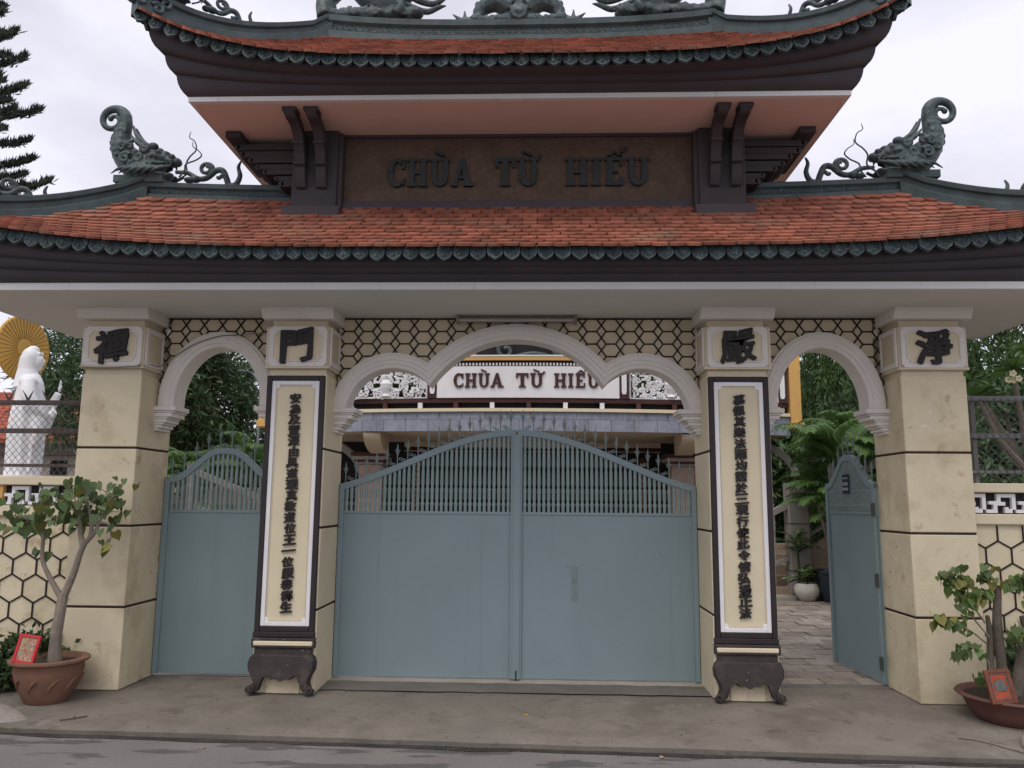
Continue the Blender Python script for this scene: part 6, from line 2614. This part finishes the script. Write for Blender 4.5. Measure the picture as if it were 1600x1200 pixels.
for (pts, k) in (([(-0.14, -0.02, 0.60), (-0.26, -0.06, 0.78), (-0.34, -0.08, 0.98), (-0.40, -0.1, 1.06)], 15), ([(-0.15, 0, 0.70), (-0.24, -0.04, 0.86), (-0.27, -0.05, 1.02), (-0.32, -0.05, 1.10)], 14), ([(-0.15, 0, 0.55), (-0.28, -0.08, 0.66), (-0.40, -0.1, 0.72), (-0.47, -0.1, 0.74)], 13),
                 ([(-0.14, 0, 0.40), (-0.22, -0.08, 0.50), (-0.30, -0.1, 0.54), (-0.36, -0.1, 0.50)], 9), ([(-0.08, 0, 0.95), (-0.12, -0.02, 1.02), (-0.10, -0.03, 1.10)], 8), ([(-0.08, 0, 0.92), (0.02, -0.04, 1.02), (0.10, -0.06, 1.06)], 10),
                 ([(0.10, 0, 0.74), (0.16, -0.02, 0.90), (0.22, -0.03, 1.02)], 9), ([(-0.10, 0, 0.85), (-0.17, -0.06, 0.92), (-0.22, -0.08, 0.88)], 9), ([(0.05, 0, 0.5), (0.0, -0.06, 0.62), (0.02, -0.08, 0.70)], 5), ([(-0.17, 0.0, 0.32), (-0.22, -0.08, 0.36), (-0.23, -0.09, 0.28)], 4)):
    c = catmull([(a_ * 1.28 if a_ < 0 else a_, b_, c_ * 1.01) for a_, b_, c_ in pts], 5)
    tw_.tube(c, lerp_r([0.007, 0.005, 0.002], 1, len(c)), 5)
    for q in range(int(k * 2.5)):
        t = 0.35 + 0.65 * RND.random()
        lv.append(c[min(len(c) - 1, int(t * len(c)))])
tw_.tube(catmull([(-0.20, -0.05, 0.18), (-0.22, -0.08, 0.34), (-0.24, -0.09, 0.46)], 5), 0.004, 5)
part('twigs', tw_, bark, pt2, local=True)
hang_leaves(pt2, lv, [HLr] * 6 + [HLy], (0.4, 0.85), 0.055)

# framed pictures leaning in the pots
def picture(name, label, loc, rot, w, h, fm, im, old_=False):
    o = empty(name, loc, label, 'picture', 'framed pictures in the pots')
    o.rotation_euler = rot
    m = MB()
    fwid = 0.022 if not old_ else 0.026
    frame_ring(m, -w / 2, w / 2, 0, h, fwid, -0.012, 0.012)
    part('frame', m, fm, o, local=True, bevel=0.003)
    m = MB()
    m.box(-w / 2 + fwid, w / 2 - fwid, -0.004, 0.008, fwid, h - fwid)
    part('print', m, im, o, local=True)
    if old_:
        m = MB()
        frame_ring(m, -w / 2 + fwid + 0.004, w / 2 - fwid - 0.004, fwid + 0.004, h - fwid - 0.004, 0.006, -0.008, -0.003)
        m.prism([(-0.03, h * 0.36), (0.03, h * 0.36), (0.042, h * 0.46), (0.03, h * 0.68), (-0.03, h * 0.68), (-0.042, h * 0.56)], 'Y', -0.0085, -0.003)
        part('medallion', m, print_g, o, local=True)
    return o


picture('framed_picture', 'small bright red framed picture leaning in the terracotta pot', (-3.775, -0.60, 0.325), (R(-12), R(7), R(3)), 0.165, 0.215, red_frame, print_m)
picture('framed_picture', 'faded red framed plaque leaning in the red-brown dish', (3.57, -0.74, 0.185), (R(-14), R(-6), R(-4)), 0.175, 0.235, brown_frame, red_old, True)

# ------------------------------------------------------------------ small things on the ground
def rubble(name, label, c, rx_, ry_, h, seed):
    m = MB()
    rows = []
    nr_, na = 9, 36
    for j in range(nr_ + 1):
        t = j / nr_
        row = []
        for k in range(na):
            a = 2 * PI * k / na
            w = 1 + 0.16 * noise.noise(Vector((math.cos(a) * 1.5 + seed, math.sin(a) * 1.5, 0)))
            r_ = 1 - t
            prof_ = (1 - (max(0, (r_ - 0.45) / 0.55)) ** 1.3)
            zz = h * prof_ + 0.018 * noise.noise(Vector((r_ * math.cos(a) * 6, r_ * math.sin(a) * 6, seed))) * (t > 0.02)
            row.append((c[0] + rx_ * w * r_ * math.cos(a), c[1] + ry_ * w * r_ * math.sin(a), max(zz, -0.01) - 0.006 if t < 0.01 else zz))
        rows.append(row)
    m.grid(rows, closed=True)
    return tag(part(name, m, rubble_m, ang=60), label, 'cement lump')


rubble('cement_mound', 'rough lump of cement at the kerb in front of the terracotta pot', (-3.98, -0.86, 0), 0.42, 0.22, 0.085, 2.0)
m = MB()
pp = [(3.42, -1.27), (3.45, -1.12), (3.52, -0.98), (3.60, -0.875), (3.9, -0.86), (4.6, -0.86), (4.7, -1.36), (4.0, -1.33)]
m.prism([(a, b) for a, b in pp], 'Z', -0.02, 0.032)
tag(part('cement_patch', m, rubble_m, bevel=0.02), 'low worn cement patch on the pavement in front of the red-brown dish', 'cement patch')
m = MB()
m.tube(catmull([(3.12, -0.95, 0.0), (3.2, -0.99, 0.001), (3.28, -1.08, 0.0), (3.32, -1.16, 0.0), (3.40, -1.28, -0.002)], 6), 0.0025, 5)
tag(part('pavement_crack', m, kerb_dark), kind='structure')

# fallen leaves
fl = MB()
fl.add([(-0.03, 0, 0.002), (0, -0.018, 0.008), (0.035, 0, 0.004), (0, 0.018, 0.012), (0.0, 0.0, 0.003)], [(0, 1, 4), (1, 2, 4), (2, 3, 4), (3, 0, 4)])
for (x, y, z, mt, sc, lab) in ((-2.02, -1.33, -0.05, fallen_m, 0.7, 'small yellow leaf on the road at the left'), (0.12, -0.55, 0.0, fallen_m, 0.5, 'tiny yellow leaf on the pavement before the central gate'), (1.02, -1.34, -0.05, fallen_b, 0.95, 'curled dry brown leaf at the kerb right of centre')):
    o = part('fallen_leaf', fl.mesh('fallen_leaf', ang=None), mt)
    o.location = (x, y, z)
    o.scale = (sc,) * 3
    o.rotation_euler = (0.1, 0.1, x)
    tag(o, lab, 'leaf', 'fallen leaves')
m = MB()
m.tube(catmull([(-3.25, -0.93, 0.004), (-3.18, -0.88, 0.005), (-3.12, -0.80, 0.004)], 4), 0.005, 5)
m.tube([(-3.18, -0.88, 0.005), (-3.20, -0.82, 0.004)], 0.004, 5)
tag(part('dead_twig', m, bark_d), 'dead twig on the pavement right of the terracotta pot', 'twig')

# parked scooter wheels glimpsed below the left side leaf
for x, lab, w in ((-3.06, 'dark tyre glimpsed under the left side gate leaf, nearer the pillar', 0.06), (-2.70, 'dark tyre glimpsed under the left side gate leaf, nearer the arch middle', 0.14)):
    o = empty('parked_tyre', (x, 0.92, 0), lab, 'tyre', 'tyres behind the left side leaf')
    m = MB()
    m.tube([(0.21 * math.cos(a), 0, 0.24 + 0.21 * math.sin(a)) for a in np.linspace(0, 2 * PI, 33)], w * 0.4 if w < 0.1 else 0.04, 10)
    part('tread', m, tyre_m, o, local=True)
    m = MB()
    m.lathe([(0.03, -0.03), (0.03, 0.03)], 12)
    for q in range(5):
        a = q * 2 * PI / 5
        m.tube([(0.02 * math.cos(a), 0.02 * math.sin(a), 0), (0.19 * math.cos(a), 0.19 * math.sin(a), 0)], 0.009, 6)
    m.v = [(a, c, b + 0.24) for a, b, c in m.v]
    part('wheel_hub', m, hinge_m, o, local=True)

# shrubs at the foot of the side walls
def shrub(label, base, rx_, h, n, ln=0.075, wd=0.042, mt=shrub_m):
    o = empty('shrub', base, label, 'shrub', 'shrubs at the wall feet')
    P_, D_, cs = clump_points((0, 0, h * 0.5), (rx_, rx_ * 0.5, h * 0.5), n, 26, 0.05, shell=0.3)
    P_[:, 2] = np.abs(P_[:, 2])
    V, F = leaf_quads(P_, ln, wd, D_, 0.9)
    fast('foliage', V, F, mt, o)
    m = MB()
    for k in range(7):
        e = cs[k]
        m.tube([(0.02 * k - 0.06, 0, -0.01), (e[0] * 0.5, e[1] * 0.5, abs(e[2]) * 0.6), (e[0], e[1], abs(e[2]))], [0.006, 0.005, 0.002], 5)
    part('stems', m, bark_d, o, local=True)


shrub('low green shrub at the wall foot behind the terracotta pot', (-3.98, -0.04, 0), 0.28, 0.52, 40)
shrub('low dark shrub at the far left wall foot', (-4.45, -0.12, 0), 0.30, 0.34, 36)
shrub('dark green shrub at the wall foot behind the red-brown dish', (4.25, -0.10, 0), 0.30, 0.62, 46, mt=tree_a)

# dieffenbachias by the stairs: one in a white pot, one on a tall stem behind
vl = MB()
rows = []
for t, w in ((0.0, 0.008), (0.2, 0.04), (0.5, 0.062), (0.8, 0.04), (1.0, 0.003)):
    zc_ = -0.16 * t * t
    rows.append([(t * 0.33, -w, zc_ + w * 0.3), (t * 0.33, -w * 0.45, zc_ + w * 0.1), (t * 0.33, 0, zc_), (t * 0.33, w * 0.45, zc_ + w * 0.1), (t * 0.33, w, zc_ + w * 0.3)])
vl.grid(rows)
VL = vl.mesh('leaf', ang=70)
VL.materials.append(variegated)


def dieff(label, base, stem_h, nl, pot_):
    o = empty('dieffenbachia', base, label, 'potted plant', 'variegated plants by the stairs')
    z0 = 0.0
    if pot_:
        m = MB()
        m.lathe([(0.10, 0), (0.12, 0.01), (0.20, 0.12), (0.215, 0.2), (0.19, 0.28), (0.17, 0.29), (0.16, 0.26)], 28, cap=False)
        part('pot', m, pot_white, o, local=True)
        m = MB()
        m.lathe([(0.0, 0.265), (0.165, 0.26)], 20, cap=False)
        part('soil', m, soil, o, local=True)
        z0 = 0.25
    m = MB()
    m.tube(catmull([(0, 0, z0 - 0.02), (0.015, 0, z0 + stem_h * 0.5), (0.0, 0, z0 + stem_h)], 5), lerp_r([0.025, 0.02, 0.016], 1, 11), 8)
    part('stem', m, shrub_m, o, local=True)
    for k in range(nl):
        az = k * 2.39
        inst('leaf', VL, o, (0, 0, z0 + stem_h * (0.75 + 0.3 * k / nl)), (RND.uniform(-.2, .2), RND.uniform(-1.0, -0.15), az), (RND.uniform(1.0, 1.35),) * 3)


dieff('variegated leafy plant in a round white pot at the foot of the temple stairs', (4.66, 6.95, 0), 0.10, 14, True)
dieff('variegated leafy plant on a tall stem behind the white pot', (4.60, 7.18, 0.02), 0.98, 12, False)
# dark blue planter beside the white pot
o = empty('blue_planter', (5.10, 6.85, 0), 'large dark blue glazed planter in shade beside the white pot', 'planter')
m = MB()
m.lathe([(0.20, 0), (0.22, 0.01), (0.30, 0.25), (0.33, 0.45), (0.36, 0.47), (0.36, 0.51), (0.32, 0.51), (0.30, 0.45)], 32, cap=False)
part('vessel', m, mat('dark_blue_glaze', (0.012, 0.022, 0.035), 0.3, 0.2, 6.0, spec=0.5), o, local=True)
m = MB()
m.lathe([(0.0, 0.46), (0.305, 0.455)], 20, cap=False)
part('soil', m, soil, o, local=True)
m = MB()
m.tube(catmull([(0, 0, 0.45), (-0.12, 0, 1.1), (-0.3, 0.0, 1.9)], 5), lerp_r([0.03, 0.026, 0.02], 1, 11), 8)
m.tube(catmull([(0.05, 0, 0.45), (0.0, 0, 1.1), (-0.1, 0.0, 1.9)], 5), lerp_r([0.03, 0.026, 0.02], 1, 11), 8)
part('cane', m, bark, o, local=True)
for k in range(10):
    inst('frond', FR[k % 3], o, (-0.3 + 0.2 * (k % 2), 0, 1.88), (RND.uniform(-.2, .2), RND.uniform(-.2, .3), k * 0.66), (0.6,) * 3)

# street lamp arm beyond the left arch
o = empty('street_lamp', (-6.72, 12.5, 0), 'slender grey street lamp with a curved arm in the left arch', 'street lamp')
m = MB()
m.tube(catmull([(0, 0, 0), (0, 0, 2.5), (0, 0, 4.1), (-0.06, 0, 4.45), (-0.22, 0, 4.68), (-0.42, 0, 4.76)], 6), lerp_r([0.04, 0.03, 0.026, 0.024, 0.022, 0.02], 1, 31), 8)
part('pole', m, steel_pole, o, local=True)
m = MB()
m.ball((-0.52, 0, 4.75), (0.13, 0.05, 0.03))
part('lamp_head', m, steel_pole, o, local=True)
# bright yellow flowers and low railing seen between the left side bars
o = empty('flower_pots', (-4.35, 2.6, 0), 'bunch of yellow flowers glimpsed through the left side gate bars', 'flowers')
m = MB()
for k in range(60):
    m.ball((RND.gauss(0, 0.07), RND.gauss(0, 0.05), 1.45 + RND.gauss(0, 0.17)), (0.022, 0.022, 0.028), 6, 4)
part('blossom', m, yellow_cloth, o, local=True)
m = MB()
m.lathe([(0.10, 0.0), (0.14, 0.35), (0.16, 0.36), (0.12, 0.37), (0.03, 0.38), (0.015, 1.4)], 14)
part('vase', m, terracotta, o, local=True)
o = empty('stair_railing', (-3.5, 3.4, 0), 'grey sloping railing glimpsed through the left side gate bars', 'railing')
m = MB()
m.prism([(-0.8, 2.0), (0.9, 1.35), (0.9, 1.27), (-0.8, 1.92)], 'Y', -0.03, 0.03)
m.prism([(-0.8, 1.55), (0.9, 0.9), (0.9, 0.84), (-0.8, 1.49)], 'Y', -0.03, 0.03)
part('rail', m, stair_grey, o, local=True)
for k in range(9):
    x = -0.72 + k * 0.19
    zt = 1.92 - (x + 0.8) * 0.382
    m = MB()
    m.box(x - 0.02, x + 0.02, -0.02, 0.02, zt - 0.42, zt + 0.02)
    part('baluster', m, stair_grey, o, local=True)
for x, z1 in ((-0.8, 2.05), (0.9, 1.4)):
    m = MB()
    m.box(x - 0.05, x + 0.05, -0.05, 0.05, 0, z1)
    part('post', m, stair_grey, o, local=True, bevel=0.006)

# shrubs growing in the balcony boxes behind the fretwork
for (x, lab) in ((-2.7, 'leafy balcony plants behind the left fretwork screen of the temple'), (2.65, 'leafy balcony plants behind the right fretwork screen of the temple'), (-4.3, 'leafy balcony plant at the left end of the temple balcony')):
    w = 0.95 if abs(x) < 4 else 0.4
    o = empty('balcony_planting', (x, 8.75, 3.216), lab, 'plants', 'plants on the temple balcony')
    P_, D_, cs = clump_points((0, 0, 0.55), (w, 0.3, 0.5), 46, 60, 0.12, shell=0.2)
    P_[:, 2] = np.abs(P_[:, 2])
    V, F = leaf_quads(P_, 0.13, 0.05, D_, 0.9)
    fast('foliage', V, F, tree_b, o)
    m = MB()
    m.prism([(-w * 0.9, 0.0), (w * 0.9, 0.0), (w * 0.95, 0.22), (-w * 0.95, 0.22)], 'Y', -0.16, 0.16)
    part('trough', m, terracotta, o, local=True, bevel=0.01)

# the mass of trees that closes the view beyond the courtyard
P_, D_ = [], []
for (xa, xb, ya, yb_, top_) in ((5.2, 16, 12.6, 14.5, 5.4), (-9.6, -4.6, 17.0, 19.0, 2.9), (-30, -9, 20.0, 24.0, 3.6)):
    n = int((xb - xa) * top_ * (5.5 if xa > 0 else 3.0))
    for i in range(n):
        c = np.array([NR.uniform(xa, xb), NR.uniform(ya, yb_), NR.uniform(0, 1) * top_ * (0.8 + 0.2 * math.sin(i * 1.7))])
        k = 120
        P_.append(c + NR.normal(size=(k, 3)) * np.array([0.33, 0.3, 0.28]))
        D_.append(np.tile(np.array([0, -0.3, -0.4]), (k, 1)))
V, F = leaf_quads(np.concatenate(P_), 0.27, 0.12, np.concatenate(D_), 0.8)
tag(fast('far_trees', V, F, tree_a), 'mass of dark trees closing the view beyond the courtyard', 'trees', kind='stuff')
m = MB()
m.box(-9.5, -5.4, 14.6, 14.8, 0, 1.9)
tag(part('compound_wall', m, house_wall, bevel=0.01), 'plain plastered wall far behind the palms in the left arch', 'wall')

# grit and crumbs of litter along the kerb and on the pavement
V, F = [], []
for i in range(900):
    x = NR.uniform(-5, 5)
    if NR.random() < 0.6:
        y, z = kerb_y(x) - abs(NR.normal()) * 0.05 - 0.01, -0.05
    else:
        y, z = NR.uniform(kerb_y(x) + 0.05, 0.3), 0.002
        if abs(abs(x) - 1.92) < 0.35 or abs(x) > 3.2:
            y = min(y, -0.15)
    r_ = NR.uniform(0.002, 0.0065)
    b0 = len(V)
    a = NR.uniform(0, 6.28)
    for q in range(4):
        V.append((x + r_ * 1.4 * math.cos(a + q * PI / 2), y + r_ * math.sin(a + q * PI / 2), z))
    V.append((x, y, z + r_ * 0.9))
    F += [(b0 + q, b0 + (q + 1) % 4, b0 + 4) for q in range(4)]
tag(fast('grit', np.array(V), np.array(F), mat('grit_stone', (0.13, 0.11, 0.09), 0.9, 0.5, 40.0)), 'grit and crumbs scattered along the kerb', 'grit', kind='stuff')
